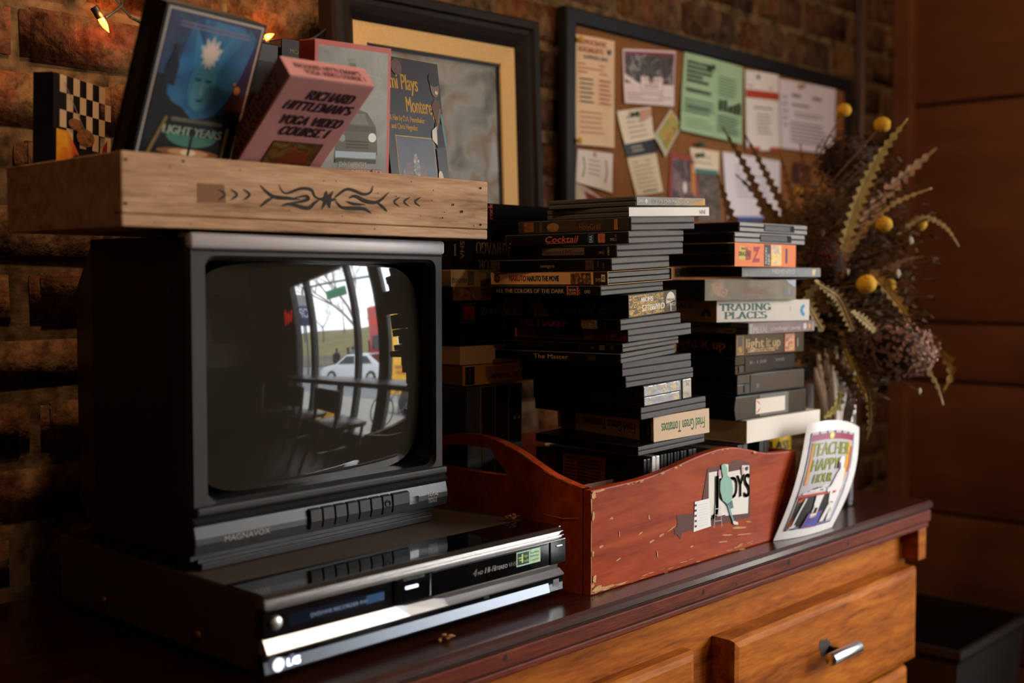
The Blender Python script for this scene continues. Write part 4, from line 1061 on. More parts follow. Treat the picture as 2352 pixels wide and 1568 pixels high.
for (y0, z0), (y1, z1) in zip(lp[:-1], lp[1:]):
    h0, h1 = hole(y0), hole(y1)
    if h0 and h1:
        slab_strip(f, y0, y1, BZ, h0[0], BZ, h1[0], BX0, BX0 + .013, m_binside); slab_strip(f, y0, y1, h0[1], z0, h1[1], z1, BX0, BX0 + .013, m_binside)
    else: slab_strip(f, y0, y1, BZ, z0, BZ, z1, BX0, BX0 + .013, m_binside)
F = Face.plane(f, (BX0, BY1, BZ), (0, -1, 0), (0, 0, 1), .0002)
for k in range(16):
    i = random.randrange(3, len(lp) // 2); chip(BY1 - lp[i][0], lp[i][1] - BZ - .001, random.uniform(.002, .008), random.uniform(.0005, .0012), -18)
F.line([(BY1 - .985, .091), (BY1 - .95, .090), (BY1 - .925, .094)], [.0004, .0012, .0006], m_pale); 
f.build('side_board', bn)
f = MB(); f.prism([(BY0 + .013, BZ), (BY1, BZ), (BY1, .958), (BY0 + .013, .952)], BX1 - .013, BX1, 'x', m_binside); f.build('side_board', bn)
f = MB(); f.box(BX0 + .013, BX1 - .013, BY1 - .012, BY1, BZ, .962, m_binside, .001); f.build('back_board', bn)
f = MB(); f.box(BX0 + .013, BX1 - .013, BY0 + .013, BY1 - .012, BZ, BZ + .012, m_binside); f.build('floor_board', bn)
BF = BZ + .0122
# taped cut-out drawing on the front board
f = MB(); F = Face.plane(f, (1.318, BY0, .853), (1, 0, 0), (0, 0, 1), .00035)
def sp(px, py):
    q = at(px, py, 'y', BY0); return (q.x - 1.318, q.z - .853)
tape = INK('#4a150a', .12)
for P in ([(1553, 1183), (1592, 1178), (1594, 1215), (1548, 1228), (1556, 1200)], [(1545, 1213), (1570, 1208), (1562, 1238)], [(1625, 1075), (1660, 1068), (1690, 1055), (1722, 1062), (1722, 1188), (1600, 1214)]): F.poly([sp(*p) for p in P], tape)
wp = INK('#d9d6cf', .4)
F.poly([sp(*p) for p in ((1627, 1085), (1655, 1080), (1661, 1065), (1672, 1066), (1672, 1180), (1627, 1190))], wp)
F.poly([sp(*p) for p in ((1665, 1085), (1700, 1078), (1704, 1068), (1720, 1068), (1720, 1088), (1717, 1178), (1665, 1184))], wp)
F.poly([sp(*p) for p in ((1595, 1152), (1628, 1144), (1632, 1208), (1592, 1221))], INK('#e2e2e0', .4))
for k in range(5): F.poly([sp(*p) for p in ((1594, 1158 + k * 12), (1599, 1157 + k * 12), (1599, 1162 + k * 12), (1594, 1163 + k * 12))], INK('#5a1c10'))
for k in range(9): F.line([sp(1602, 1160 + k * 6), sp(1624, 1155 + k * 6)], .0003, INK('#a9adb0'))
ki = INK('#15130f', .4)
def letter(ch, px0, py0, px1, py1, **kw):
    u0, v0 = sp(px0, py0); u1, v1 = sp(px1, py1)
    F.txt(ch, u0, v0, v1 - v0, ki, width=u1 - u0, **kw)
letter('J', 1633, 1168, 1649, 1086, bold=.02); letter('U', 1650, 1150, 1670, 1090, bold=.02); letter('D', 1673, 1146, 1692, 1088, bold=.02); letter('Y', 1689, 1142, 1708, 1084, bold=.02); letter('S', 1706, 1142, 1721, 1082, bold=.02); letter("'", 1711, 1096, 1716, 1070)
teal = INK('#84b0a2', .45)
F.poly([sp(*p) for p in ((1654, 1068), (1661, 1064), (1667, 1072), (1668, 1090), (1677, 1100), (1681, 1122), (1678, 1150), (1668, 1158), (1657, 1148), (1651, 1125), (1652, 1105), (1658, 1094), (1655, 1080))], teal)
F.poly([sp(*p) for p in ((1657, 1148), (1668, 1156), (1679, 1148), (1682, 1165), (1675, 1168))], INK('#48686a', .45))
F.line([sp(1670, 1160), sp(1676, 1180), sp(1682, 1196), sp(1690, 1200)], [.004, .0035, .003, .002], INK('#6a979a', .45)); F.poly([sp(*p) for p in ((1680, 1196), (1692, 1198), (1692, 1204), (1682, 1203))], wp)
F.disc(sp(1650, 1086)[0], sp(1650, 1086)[1], .003, INK('#c9a0b0'), .005); F.disc(sp(1703, 1080)[0], sp(1703, 1080)[1], .003, INK('#d0a6b2'), .006)
for a, b in (((1640, 1158), (1637, 1212)), ((1650, 1156), (1655, 1208)), ((1640, 1168), (1652, 1166)), ((1639, 1182), (1653, 1180)), ((1638, 1196), (1654, 1194))): F.line([sp(*a), sp(*b)], .0009, INK('#b9b6b0'))
tag(f.build('taped_drawing'), 'torn paper name sign with teal bird-like figure taped to the red bin', 'paper sign')

# tall boxed tapes standing at the back left of the bin
G3 = 'tall boxed tapes standing in the left of the bin'
nb = ['grey-edged tall tape box standing nearest the bin side', 'black tall tape box with a gold edge, second in the standing row', 'plain black tall tape box, third in the standing row', 'black tall tape box with a dark green end patch, last of the standing row']
for k in range(4):
    w = .0262; xx = 1.1275 + k * .0275
    r = thing('tape_box', nb[k], 'video tape', (xx + w / 2, 1.196, BF), 0, G3)
    f = MB(); hgt = (.2275, .2275, .2285, .228)[k]
    f.box(-w / 2, w / 2, -.060, .060, 0, hgt, col(('#3a3b3d', '#0f0b09', '#0e0a08', '#0e0b09')[k], .4), .0009)
    F = Face.plane(f, (-w / 2, -.060, 0), (1, 0, 0), (0, 0, 1))
    F.rect(w - (.0022 if k == 0 else .0008), 0, w, hgt, INK('#8a5a24', .6)); F.rect(0, hgt - .001, w, hgt, INK('#5a3c1c', .6))  # gold strip along the right edge, thin brown strip along the top
    if k == 0: F.line([(.002, hgt - .03), (.012, hgt - .05), (.020, hgt - .06)], .0006, INK('#1c1c1d'))
    if k == 3: F.rect(.001, hgt - .05, w - .001, hgt - .002, INK('#122a22')); F.rect(.018, hgt - .05, .022, hgt - .045, INK('#b08a4a')); F.rect(.010, hgt - .05, .013, hgt - .046, INK('#b08a4a'))
    f.build('box', r)

# cases standing on edge in the front of the bin
G4 = 'video cases standing on edge in the bin'
stand = [(1.2600, .0150, 'orange', 'case with orange printed back standing leftmost on edge in the bin'), (1.2760, .0008, 'x', ''), (1.2790, .0170, 'white', 'white case standing on edge in the bin'),
         (1.2985, .0140, 'b', 'black case standing directly right of the white one'), (1.3150, .0120, 'b', 'black case standing on edge, second right of the white one'), (1.3300, .0120, 'b', 'black case standing on edge, third right of the white one'), (1.3455, .0135, 'b', 'black case standing on edge, fourth right of the white one'),
         (1.3640, .0190, 'b', 'shiny thicker black case standing on edge near the bin hump'), (1.4350, .0270, 'g', 'grey cassette standing on edge behind the bin hump'), (1.4900, .0270, 'g', 'grey cassette standing on edge below the white book'), (1.5500, .0270, 'g', 'grey cassette standing on edge at the right end of the bin')]
for x, w, k, lb in stand:
    if k == 'x': continue
    hgt = {'g': .1320, 'orange': .136, 'white': .1380, 'b': .1385}[k]
    r = thing('disc_case' if k != 'g' else 'video_cassette', lb, 'video case' if k != 'g' else 'video tape', (x + w / 2, 1.036, BF), 0, G4)
    f = MB(); mm_ = {'white': col('#d6d6d4', .25), 'orange': m_film, 'b': m_case2, 'g': m_case}[k]
    y0 = -.098 if k != 'g' else -.098
    f.box(-w / 2, -.0006, y0, .094, 0, hgt, mm_, .001); f.box(.0006, w / 2, y0, .094, 0, hgt, mm_, .001); f.box(-.001, .001, y0 + .001, .093, .001, hgt - .001, m_seam if k != 'white' else mm_)
    if k == 'orange':
        F = Face.plane(f, (-w / 2, .094, 0), (0, -1, 0), (0, 0, 1)); F.rect(.004, .003, .190, hgt - .003, INK('#120c09', .3)); F.rect(.012, .030, .040, hgt - .003, art('backpic', ['#15100c', '#3a2414', '#4a1a14', '#28301a'], 60)); F.rect(.052, .020, .128, hgt - .004, INK('#8a5020', .5))
        for c in range(3): F.bars(.056 + c * .024, .024, .076 + c * .024, hgt - .008, 22, INK('#2a170c'), .4, .3)
        F.bars(.134, .02, .186, hgt - .01, 16, INK('#2a201a'), .4, .4)
    f.build('case', r)
f = MB(); f.box(1.140, 1.245, .975, .9765, BF, BF + .108, col('#7a5248', .7)); tag(f.build('card_divider', None), 'small reddish card standing loose inside the bin', 'card', rot=(0, 0, 0))
# ------------------------------------------------------------------ crate on the television
m_crate = wood('old_pine', ['#86644a', '#b38d6c', '#c8a482', '#d6b696'], (1.2, 9, 12), 4.0, 0.7, bump=.35, spec=.2)
CX0, CX1, CYF, CZ = .569, 1.065, 1.036, 1.2618
CR = thing('wooden_crate', 'shallow old wooden crate with tribal ornament on top of the television', 'crate', (CX0, CYF, CZ))
CW = CX1 - CX0; CD = .245; CH = .0715
f = MB(); f.box(0, CW, 0, .013, .0125, CH, m_crate, .0016); f.box(0, CW, .0004, .013, 0, .0119, m_crate, .0016)
F = Face.plane(f, (0, 0, 0), (1, 0, 0), (0, 0, 1), .0002)
def cp(px, py):
    q = at(px, py, 'y', CYF); return (q.x - CX0, q.z - CZ)
ink = INK('#2b2624', .7)
def stroke(P, w):
    F.line(smooth_pts([cp(*p) for p in P], 5), w, ink)
def taper(P, w0, w1):
    q = smooth_pts([cp(*p) for p in P], 5); n = len(q)
    F.line(q, [w0 + (w1 - w0) * math.sin(PI * i / (n - 1)) for i in range(n)], ink)
F.poly([cp(*p) for p in ((453, 420), (515, 424), (519, 466), (453, 466))], INK('#8a6244', .7))
for x in (500, 528, 557):
    taper([(x, 434), (x + 16, 447), (x, 460)], .0003, .0030)
for x in (905, 928, 953):
    taper([(x + 14, 452), (x, 463), (x + 12, 474)], .0003, .0026)
taper([(596, 424), (625, 450), (660, 455), (690, 458)], .0004, .0042); taper([(596, 476), (612, 462), (630, 452)], .0004, .0030)
taper([(640, 424), (655, 444), (690, 433), (715, 436), (724, 452), (745, 458)], .0004, .0032)
taper([(645, 474), (665, 468), (705, 478), (722, 466), (735, 457)], .0004, .0042); taper([(662, 466), (690, 463), (708, 456), (700, 450), (672, 455)], .0004, .0040)
F.poly([cp(*p) for p in ((749, 436), (753, 449), (766, 437), (760, 455), (775, 458), (760, 463), (757, 480), (750, 466), (738, 482), (743, 462), (727, 456), (743, 452))], ink)
taper([(765, 458), (778, 446), (800, 434), (835, 446), (852, 440), (856, 425)], .0004, .0032); taper([(770, 460), (785, 476), (815, 478), (838, 480), (852, 490)], .0004, .0042)
taper([(800, 456), (815, 450), (840, 462), (868, 463), (893, 441)], .0004, .0044); taper([(865, 464), (878, 474), (889, 486)], .0004, .0028); taper([(795, 462), (812, 468), (838, 470)], .0004, .0030)
for px, py, r in ((288, 366, .0016), (288, 467, .0016), (1103, 432, .0016), (1103, 516, .0016), (420, 370, .0014), (1040, 470, .0014), (1060, 486, .0018), (1015, 500, .0012)): F.disc(*cp(px, py), r, INK('#2a1c14', .8), n=8)
for k in range(30): F.disc(random.uniform(.02, CW - .01), random.uniform(.002, CH - .004), random.uniform(.0004, .0012), INK('#6a4a30', .8), n=6)
f.build('front_board', CR)
f = MB(); f.box(0, .011, .0135, CD - .012, 0, CH - .0006, m_crate, .0012); f.build('side_board', CR)
f = MB(); f.box(CW - .012, CW, .0135, CD - .012, 0, CH - .0006, m_crate, .0012); f.build('side_board', CR)
f = MB(); f.box(0, CW, CD - .0118, CD, 0, CH, m_crate, .0012); f.build('back_board', CR)
f = MB(); f.box(.0125, CW - .0125, .0135, CD - .0125, .0008, .0118, m_crate); f.build('bottom', CR)

def leaning(name, label, pos, ypr, dims, cover, prints, group, cat='video tape', extra=None):
    """box leaning in the crate: local x across, y back, z up; pos = middle of the lower front edge"""
    y, p, r = (R(a) for a in ypr)
    q = Matrix.Rotation(y, 3, 'Z') @ Matrix.Rotation(p, 3, 'X') @ Matrix.Rotation(r, 3, 'Y')
    t = thing(name, label, cat, pos, 0, group, q.to_euler())
    w, d, h = dims
    f = MB(); f.box(-w / 2, w / 2, 0, d, 0, h, cover, .0015)
    F = {'front': Face.plane(f, (-w / 2, 0, 0), (1, 0, 0), (0, 0, 1)), 'left': Face.plane(f, (-w / 2, d, 0), (0, -1, 0), (0, 0, 1)), 'top': Face.plane(f, (-w / 2, 0, h), (1, 0, 0), (0, 1, 0))}
    prints(F, w, d, h)
    f.build('sleeve', t)
    if extra: extra(t, w, d, h)
    return t
G5 = 'video tapes leaning in the wooden crate'
def p_ly(F, w, d, h):
    f = F['front']; f.rect(.0, .0, w, h, INK('#0c0d0e', .18)); f.frame(.003, .0, w - .003, h - .003, .0022, INK('#b5b2af', .2))
    f.rect(.006, .02, w - .006, h - .006, art('nightsky', ['#141d34', '#1c3c60', '#22305a', '#2e2c50'], 18, .2))
    f.poly([(.020, .105), (.022, .135), (.030, .160), (.036, .192), (.050, .197), (.095, .197), (.116, .185), (.108, .15), (.098, .122), (.085, .105), (.06, .096), (.035, .100)], art('blueglow', ['#17486e', '#2468a0', '#2f7cae', '#1c5a8a'], 22, .2))
    f.poly([(.036, .196), (.048, .196), (.058, .150), (.050, .150)], INK('#1f4f7c')); f.poly([(.078, .150), (.106, .196), (.116, .188), (.084, .144)], INK('#2f6a94'))
    f.poly([(.046, .150), (.040, .188), (.056, .168), (.064, .190), (.074, .168), (.086, .186), (.078, .150)], INK('#3f88b4')); f.disc(.062, .132, .0165, INK('#4a96bc'), .026, 22); f.disc(.062, .128, .0115, INK('#5aa6c8'), .020, 18)
    for sx in (-1, 1): f.disc(.062 + sx * .0065, .138, .0042, INK('#24608c'), .0018, 10)
    f.poly([(.0605, .136), (.0635, .136), (.0645, .124), (.0595, .124)], INK('#7cbcd4')); f.disc(.062, .1175, .0045, INK('#24608c'), .0014, 10)
    st = []
    for i in range(22):
        a = 2 * PI * i / 22; q = (.0175 if i % 2 == 0 else .0120) * (1.15 if 0 < math.cos(a) else .85)
        st.append((.063 + q * .78 * math.sin(a), .163 + q * math.cos(a)))
    f.poly(st, INK('#bcc8d2', .3)); f.poly([(.063 + (u - .063) * .72, .163 + (v - .163) * .72) for u, v in st], INK('#ece0d8', .3))
    f.bars(.02, h - .020, w - .016, h - .013, 2, INK('#7f7a9a', .3), .4, .1)
    f.poly([(.006, .02), (w - .006, .02), (w - .006, .118), (.104, .110), (.090, .106), (.072, .100), (.058, .098), (.044, .108), (.030, .113), (.022, .120), (.018, .138), (.006, .138)], INK('#0a0f12', .2))
    f.poly([(.014, .130), (.016, .152), (.020, .158), (.019, .168), (.022, .168), (.026, .166), (.025, .158), (.029, .150), (.028, .128)], INK('#141c2a', .2))
    f.disc(.106, .134, .0040, INK('#d9945a', .3), .0045, 10); f.disc(.101, .140, .0018, INK('#d9945a', .3), n=8); f.poly([(.094, .112), (.120, .112), (.118, .126), (.108, .129), (.098, .124)], INK('#4a2822', .3))
    f.disc(.064, .0815, .032, INK('#3f7a6c', .3), .012, 16, 180, 360); f.txt('LIGHT YEARS', .064, .0815, .0088, INK('#a9c4b4', .3), width=.074, align='c', bold=.05); f.bars(.034, .093, .098, .098, 1, INK('#6a6a5c', .3), .8, 0)
    f.disc(.064, .064, .040, INK('#8a5a38', .3), .0042, 18); f.disc(.064, .064, .026, INK('#c9986a', .3), .0034, 16); f.disc(.064, .064, .010, INK('#ecd6bc', .3), .003, 12); f.line([(.064, .052), (.064, .088)], .003, INK('#0a0d0e', .3)); f.disc(.062, .0520, .016, INK('#a04434', .3), .003, 10)
    f.line([(.012, .05), (.028, .098)], .0038, INK('#7d6a3c', .3)); f.line([(w - .018, .05), (w - .019, .094)], .0032, INK('#7d6a3c', .3))
    g = F['left']; g.rect(.008, .05, .022, h - .03, art('lyspine', ['#0d0c0a', '#2a2114', '#3a2e1c'], 40))
leaning('video_sleeve', 'large dark clamshell tape with a blue night-sky cover in the crate', (.6495, 1.0835, 1.2800), (8.0, 21.5, 0.5), (.125, .034, .205), INK('#0c0a09', .22), p_ly, G5)
PK = INK('#c48f92', .45)
def p_yoga(F, w, d, h):
    f = F['front']; dk = INK('#2e1d2a', .5); S = dict(serif=True, slant=.22, pen=(.145, .05), align='c')
    f.txt('RICHARD', .062, h - .028, .0118, dk, width=.060, **S); f.txt("HITTLEMAN'S", .056, h - .0435, .0118, dk, width=.086, **S)
    f.line([(.01, h - .0475), (.098, h - .0475)], .0003, INK('#8a5a64')); f.txt('YOGA VIDEO', .057, h - .0635, .0118, dk, width=.080, **S); f.txt('COURSE I', .057, h - .079, .0118, dk, width=.062, **S)
    f.rect(.028, h - .16, .092, h - .0885, INK('#2a2418')); f.rect(.029, h - .159, .091, h - .0895, art('yogapic', ['#3d6a74', '#7a5a22', '#4a2a18', '#8a6a2a', '#386068'], 45, .3)); f.poly([(.040, h - .12), (.050, h - .108), (.060, h - .100), (.066, h - .104), (.074, h - .098), (.078, h - .106), (.086, h - .12)], INK('#7a3a24')); f.disc(.058, h - .099, .004, INK('#8a5030'), n=10)
    t = F['top']; t.txt("RICHARD HITTLEMAN'S", .054, .0135, .0056, INK('#5a3a48', .5), width=.085, align='c', serif=True, pen=(.1, .05)); t.txt('YOGA VIDEO COURSE 1', .060, .0055, .0056, INK('#5a3a48', .5), width=.078, align='c', serif=True, pen=(.1, .05))
    g = F['left']; g.rect(0, 0, d, h, INK('#8a5238', .5)); g.txt("RICHARD HITTLEMAN'S", .0115, .018, .0082, INK('#35191a'), rot=90, width=.16, serif=True, pen=(.1, .05)); g.txt('YOGA VIDEO COURSE 1', .0235, .018, .0082, INK('#35191a'), rot=90, width=.155, serif=True, pen=(.1, .05))
leaning('video_sleeve', 'dusty pink cardboard tape sleeve tipped forward over the crate edge', (.7680, 1.1110, 1.2915), (.1, 51.0, -1.1), (.1086, .0274, .1928), PK, p_yoga, G5)
def p_chr(F, w, d, h):
    f = F['front']; f.rect(0, 0, w, h, INK('#b8524a', .3)); f.rect(.0045, .004, w - .0045, h - .006, art('chrbg', ['#5a625c', '#747a72', '#868a80', '#77705e'], 16, .22))
    f.rect(.049, h - .034, .061, h - .016, INK('#8f9288')); f.rect(.050, h - .033, .060, h - .022, INK('#6a6f6a')); f.bars(.038, h - .040, .076, h - .036, 1, INK('#a3a69c')); f.line([(.02, h - .030), (.045, h - .031)], .0005, INK('#a3a69c')); f.line([(.065, h - .031), (.10, h - .036)], .0005, INK('#a3a69c'))
    Q = .012
    f.poly([(.030, .075 + Q), (.036, .100 + Q), (.044, .112 + Q), (.060, .118 + Q), (.078, .114 + Q), (.092, .098 + Q), (.095, .066 + Q), (.034, .060 + Q)], INK('#5a5d52')); f.poly([(.044, .100 + Q), (.048, .113 + Q), (.074, .112 + Q), (.080, .100 + Q)], INK('#747a70')); f.rect(.036, .092 + Q, .090, .0985 + Q, INK('#4c4f44'))
    f.disc(.086, .086 + Q, .0062, INK('#e6ecec', .2), .0052); f.disc(.040, .084 + Q, .005, INK('#8a928c', .2), .0044); f.rect(.030, .062 + Q, .092, .069 + Q, INK('#9ab2c0', .2)); f.bars(.046, .072 + Q, .080, .082 + Q, 3, INK('#33352e'), .5, 0); f.rect(.030, .056 + Q, .092, .061 + Q, INK('#3a3c34'))
    f.txt("JOHN CARPENTER'S", .056, .0635, .0062, INK('#b8b6aa'), width=.042, align='c'); f.txt('CHRISTINE', .008, .0445, .0160, INK('#b0604e'), width=.094, serif=True, pen=(.15, .07)); f.txt('CHRISTINE', .009, .0450, .0152, INK('#d9c4b4'), width=.092, serif=True, pen=(.06, .025))
leaning('video_sleeve', 'grey-green tape sleeve with a red border and a car on its cover, in the crate', (.8782, 1.0750, 1.2775), (2.1, 5.0, -2.6), (.1136, .0287, .2018), INK('#7a2a26', .35), p_chr, G5)
def p_jimi(F, w, d, h):
    f = F['front']; f.rect(0, 0, w, h, INK('#14141a', .22)); y = INK('#d9a62e', .35)
    f.txt('Jimi Plays', .004, h - .0385, .0200, y, width=.062, bold=.025); f.txt('Monterey', .040, h - .0655, .0200, y, width=.056, bold=.025); f.txt('A Film by D.A. Pennebaker', .007, h - .0775, .0070, y, width=.066, bold=.025); f.txt('and Chris Hegedus', .009, h - .0875, .0070, y, width=.048, bold=.025)
    f.rect(.014, -.0, .086, .108, y); f.rect(.0148, .0, .0852, .1072, art('stage', ['#171a26', '#1f2636', '#2c3444'], 20, .18))
    for (u, v, a, b, c) in ((.034, .064, .006, .014, '#7a3a2a'), (.048, .070, .006, .018, '#b8b0a0'), (.060, .062, .007, .014, '#8a2a1e'), (.042, .052, .012, .008, '#c9c2b6'), (.076, .054, .004, .006, '#c98a1e'), (.024, .058, .004, .010, '#9a928a')): f.disc(u, v, a, art('fig' + c[1:], [c, '#2a2420', c], 150, .3), b, 12)
    # performer along the right edge
    f.poly([(.088, .150), (.096, .158), (.104, .156), (.106, .142), (.102, .130), (.094, .128)], INK('#5a3a2a')); f.disc(.098, h - .030, .0085, INK('#6d5648', .4), .013, 14); f.disc(.0975, h - .021, .0105, INK('#100c0b', .4), .009, 12); f.disc(.1005, h - .037, .003, INK('#c9b8a8', .4), .0022, 8)
    f.poly([(.086, .110), (.092, .128), (.104, .126), (.108, .100), (.092, .096)], INK('#1c1a20')); f.poly([(.084, .118), (.094, .124), (.092, .100), (.083, .106)], INK('#c9c6bc', .4)); f.line([(.094, .12), (.104, .146)], .0022, INK('#8a6a4a')); f.line([(.105, .140), (.109, .100)], .004, INK('#3d7a80', .4))
    f.rect(.089, .018, .108, .095, INK('#0c0c10', .25)); f.disc(.092, .058, .005, INK('#c9b89a', .4), .010, 10); f.disc(.028, h - .012, .010, art('figtop', ['#14141a', '#5a2a1e', '#14141a'], 120, .3), .010, 10)
leaning('video_sleeve', 'black tape sleeve with yellow lettering, rightmost in the wooden crate', (.9960, 1.0750, 1.2790), (7.0, -6.0, -1.9), (.1090, .0270, .2035), INK('#14141a', .25), p_jimi, G5)
def p_chk(F, w, d, h):
    f = F['front']; f.rect(0, 0, w, h, INK('#0d0b0b', .3)); c = .0125
    for i in range(8):
        for j in range(4):
            if (i + j) % 2 == 0: f.rect(.012 + i * c, h - (j + 1) * c * 1.5, .012 + (i + 1) * c, h - j * c * 1.5, INK('#c2a98a', .4))
    f.poly([(.004, h * .24), (.004, h * .62), (.026, h * .62), (.048, h * .46), (.050, h * .26), (.030, h * .2)], art('fire2', ['#8a1e2a', '#c4521e', '#d9a02a', '#d98a1e'], 22, .3)); f.disc(.044, h * .38, .014, INK('#2a1a10'), .014, 12); f.disc(.060, h * .60, .018, art('cars', ['#3a2418', '#8a5a34', '#2a1a12'], 60), .010, 12); f.disc(.040, h * .68, .014, art('cars', ['#3a2418', '#8a5a34', '#2a1a12'], 60), .006, 12)
    f.line([(.018, h * .95), (.062, h * .62)], .0012, INK('#77706a')); f.poly([(.090, h * .3), (.104, h * .3), (.104, h * .62), (.094, h * .55)], INK('#7a1a1e'))
    g = F['left']; g.rect(0, 0, d, h, INK('#232636', .4))
q = (Matrix.Rotation(R(31), 3, 'Z') @ Matrix.Rotation(R(1), 3, 'X') @ Matrix.Rotation(R(1), 3, 'Y'))
tl = Vector((.5990, 1.2300, 1.4330)); wd, dd, hh_ = .092, .0235, .1560
pp = tl - q @ Vector((-wd / 2, 0, hh_))
leaning('video_sleeve', 'small tape sleeve with black and white checkers and flames, leftmost in the crate', tuple(pp), (31, 1, 1), (wd, dd, hh_), INK('#141318', .35), p_chk, G5)
def p_dark(F, w, d, h):
    f = F['front']; f.rect(0, 0, w, h, INK('#0d0b0b', .3)); f.txt('MCA', .012, h - .016, .0055, INK('#8a6a3a')); f.rect(.045, h - .060, w, h, INK('#1a100c')); f.disc(.070, h - .022, .014, INK('#a87a2e'), .017); f.disc(.073, h - .021, .011, INK('#1a100c'), .014); f.bars(.01, .06, .05, .1, 3, INK('#3a2c1c'))
leaning('video_sleeve', 'black tape sleeve with a yellow ring, standing behind the grey-green one', (.9150, 1.1950, 1.2760), (0, 2, 0), (.100, .0270, .2260), INK('#0d0b0b', .35), p_dark, G5)
def p_dark2(F, w, d, h):
    f = F['front']; f.rect(0, h - .022, w, h - .002, INK('#454a50', .12)); f.bars(.02, h - .06, .08, h - .045, 2, INK('#5a2c18')); f.rect(.0, .05, .05, .12, INK('#2a1410'))
leaning('video_sleeve', 'glossy black tape standing at the back under the small orange bulb', (.7950, 1.2000, 1.2760), (0, 3, 0), (.130, .0270, .2180), INK('#0f0e0f', .2), p_dark2, G5)

# ------------------------------------------------------------------ on the wall
m_frame = wood('dark_frame', ['#120d0a', '#1c1410', '#261b14'], (2, 12, 12), 4.0, 0.6, spec=.15)
def bar_frame(f, x0, x1, z0, z1, prof, mat):
    """mitred frame; prof = [(inset, y)]"""
    rings = []
    for ins, y in prof: rings.append([(x0 + ins, y, z0 + ins), (x1 - ins, y, z0 + ins), (x1 - ins, y, z1 - ins), (x0 + ins, y, z1 - ins)])
    vs = [p for r in rings for p in r]; fs = []
    for i in range(len(rings) - 1):
        for j in range(4): fs.append((i * 4 + j, i * 4 + (j + 1) % 4, i * 4 + 4 + (j + 1) % 4, i * 4 + 4 + j))
    f.add(vs, fs, mat)
PF = thing('framed_picture', 'dark wooden picture frame with cream linen mat on the brick wall', 'picture', (1.345, WALL - .004, 1.40), rot=(R(-1.0), R(-1.2), 0))
x0, x1, z0, z1 = -.232, .226, -.24, .258
f = MB(); bar_frame(f, x0, x1, z0, z1, [(0, 0), (0, -.030), (.004, -.036), (.016, -.036), (.019, -.030), (.026, -.028), (.032, -.031), (.040, -.026), (.050, -.018), (.050, -.004)], m_frame); f.build('frame', PF)
f = MB(); bar_frame(f, x0 + .050, x1 - .050, z0 + .050, z1 - .050, [(0, -.018), (.030, -.014), (.030, -.008)], col('#dcb67c', .85, spec=.2, var=.10, vscale=400, bump=.3, bscale=900)); f.build('linen_mat', PF)
f = MB(); bar_frame(f, x0 + .079, x1 - .079, z0 + .079, z1 - .079, [(0, -.010), (.006, -.010), (.006, -.006)], INK('#0d0a09')); f.box(x0 + .083, x1 - .083, -.007, -.004, z0 + .083, z1 - .083, art('oldpainting', ['#4a4136', '#6a6a64', '#8a8c88', '#7a6650', '#9a9ea2'], 12, .6, .5)); f.build('painting', PF)

CB = thing('cork_board', 'black-framed cork notice board crowded with papers on the brick wall', 'notice board', (1.65, WALL - .003, .98))
bw, bh = 1.095, .727
f = MB(); bar_frame(f, 0, bw, 0, bh, [(0, 0), (0, -.018), (.003, -.021), (.026, -.021), (.029, -.018), (.029, -.006)], col('#121113', .55, spec=.22)); f.build('frame', CB)
f = MB(); f.box(.028, bw - .028, -.012, -.002, .028, bh - .028, col('#8d5a2c', .9, var=.25, vscale=220, bump=.4, bscale=500)); f.build('cork_panel', CB)
CY_ = WALL - .003 - .0125
G6 = 'papers pinned to the cork board'
def paper(name, label, cat, P, base, prints, bend=.004, back=0.0):
    """sheet pinned flat to the cork: P = picture corners TL TR BR BL found on the board plane"""
    W3 = [at(px, py, 'y', CY_ - .002 - back) for px, py in P]
    TL, TR, BR, BL = W3
    c = (TL + TR + BR + BL) / 4
    w = ((TR - TL).length + (BR - BL).length) / 2; h = ((TL - BL).length + (TR - BR).length) / 2
    def f3(u, v, lift):
        a, b = u / w, v / h
        p = (BL * (1 - a) + BR * a) * (1 - b) + (TL * (1 - a) + TR * a) * b
        return (p.x - c.x, -bend * (math.sin(PI * a) * .6 + (1 - b) ** 2 * .9) - lift, p.z - c.z)
    f = MB(); f.grid(lambda a, b: f3(a * w, b * h, 0), 8, 8, base); f.grid(lambda a, b: f3(a * w, b * h, -.0003), 8, 8, base, flip=True)
    F = Face(f, f3, .0004); prints(F, w, h)
    return tag(f.build(name), label, cat, G6, c)
K = INK('#4a4644', .7); RD = INK('#b0523c', .7); WT = INK('#f0e8e2', .6)
def q1(F, w, h):
    F.txt('DEMOCRATIC', .008, h - .016, .010, RD, width=.080, bold=.04); F.txt('SOCIALISTS', .006, h - .030, .010, RD, width=.072, bold=.04); F.txt('SUMMER 2019', .020, h - .042, .0075, INK('#6a6a7a'), width=.072, bold=.03)
    F.bars(.006, h - .07, w - .02, h - .048, 3, RD, .3); F.bars(.01, h - .125, w * .45, h - .075, 6, K, .3); F.bars(w * .55, h - .125, w - .012, h - .075, 6, RD, .3); F.bars(.008, .02, w - .03, h - .135, 5, INK('#c08a6a'), .25); F.disc(w - .02, h - .024, .005, INK('#3a5a6a'), n=8)
paper('flyer', 'tall cream flyer with red heading at the left of the cork board', 'paper', [(1322, 78), (1412, 95), (1408, 340), (1320, 332)], INK('#ecc9a2', .6), q1)
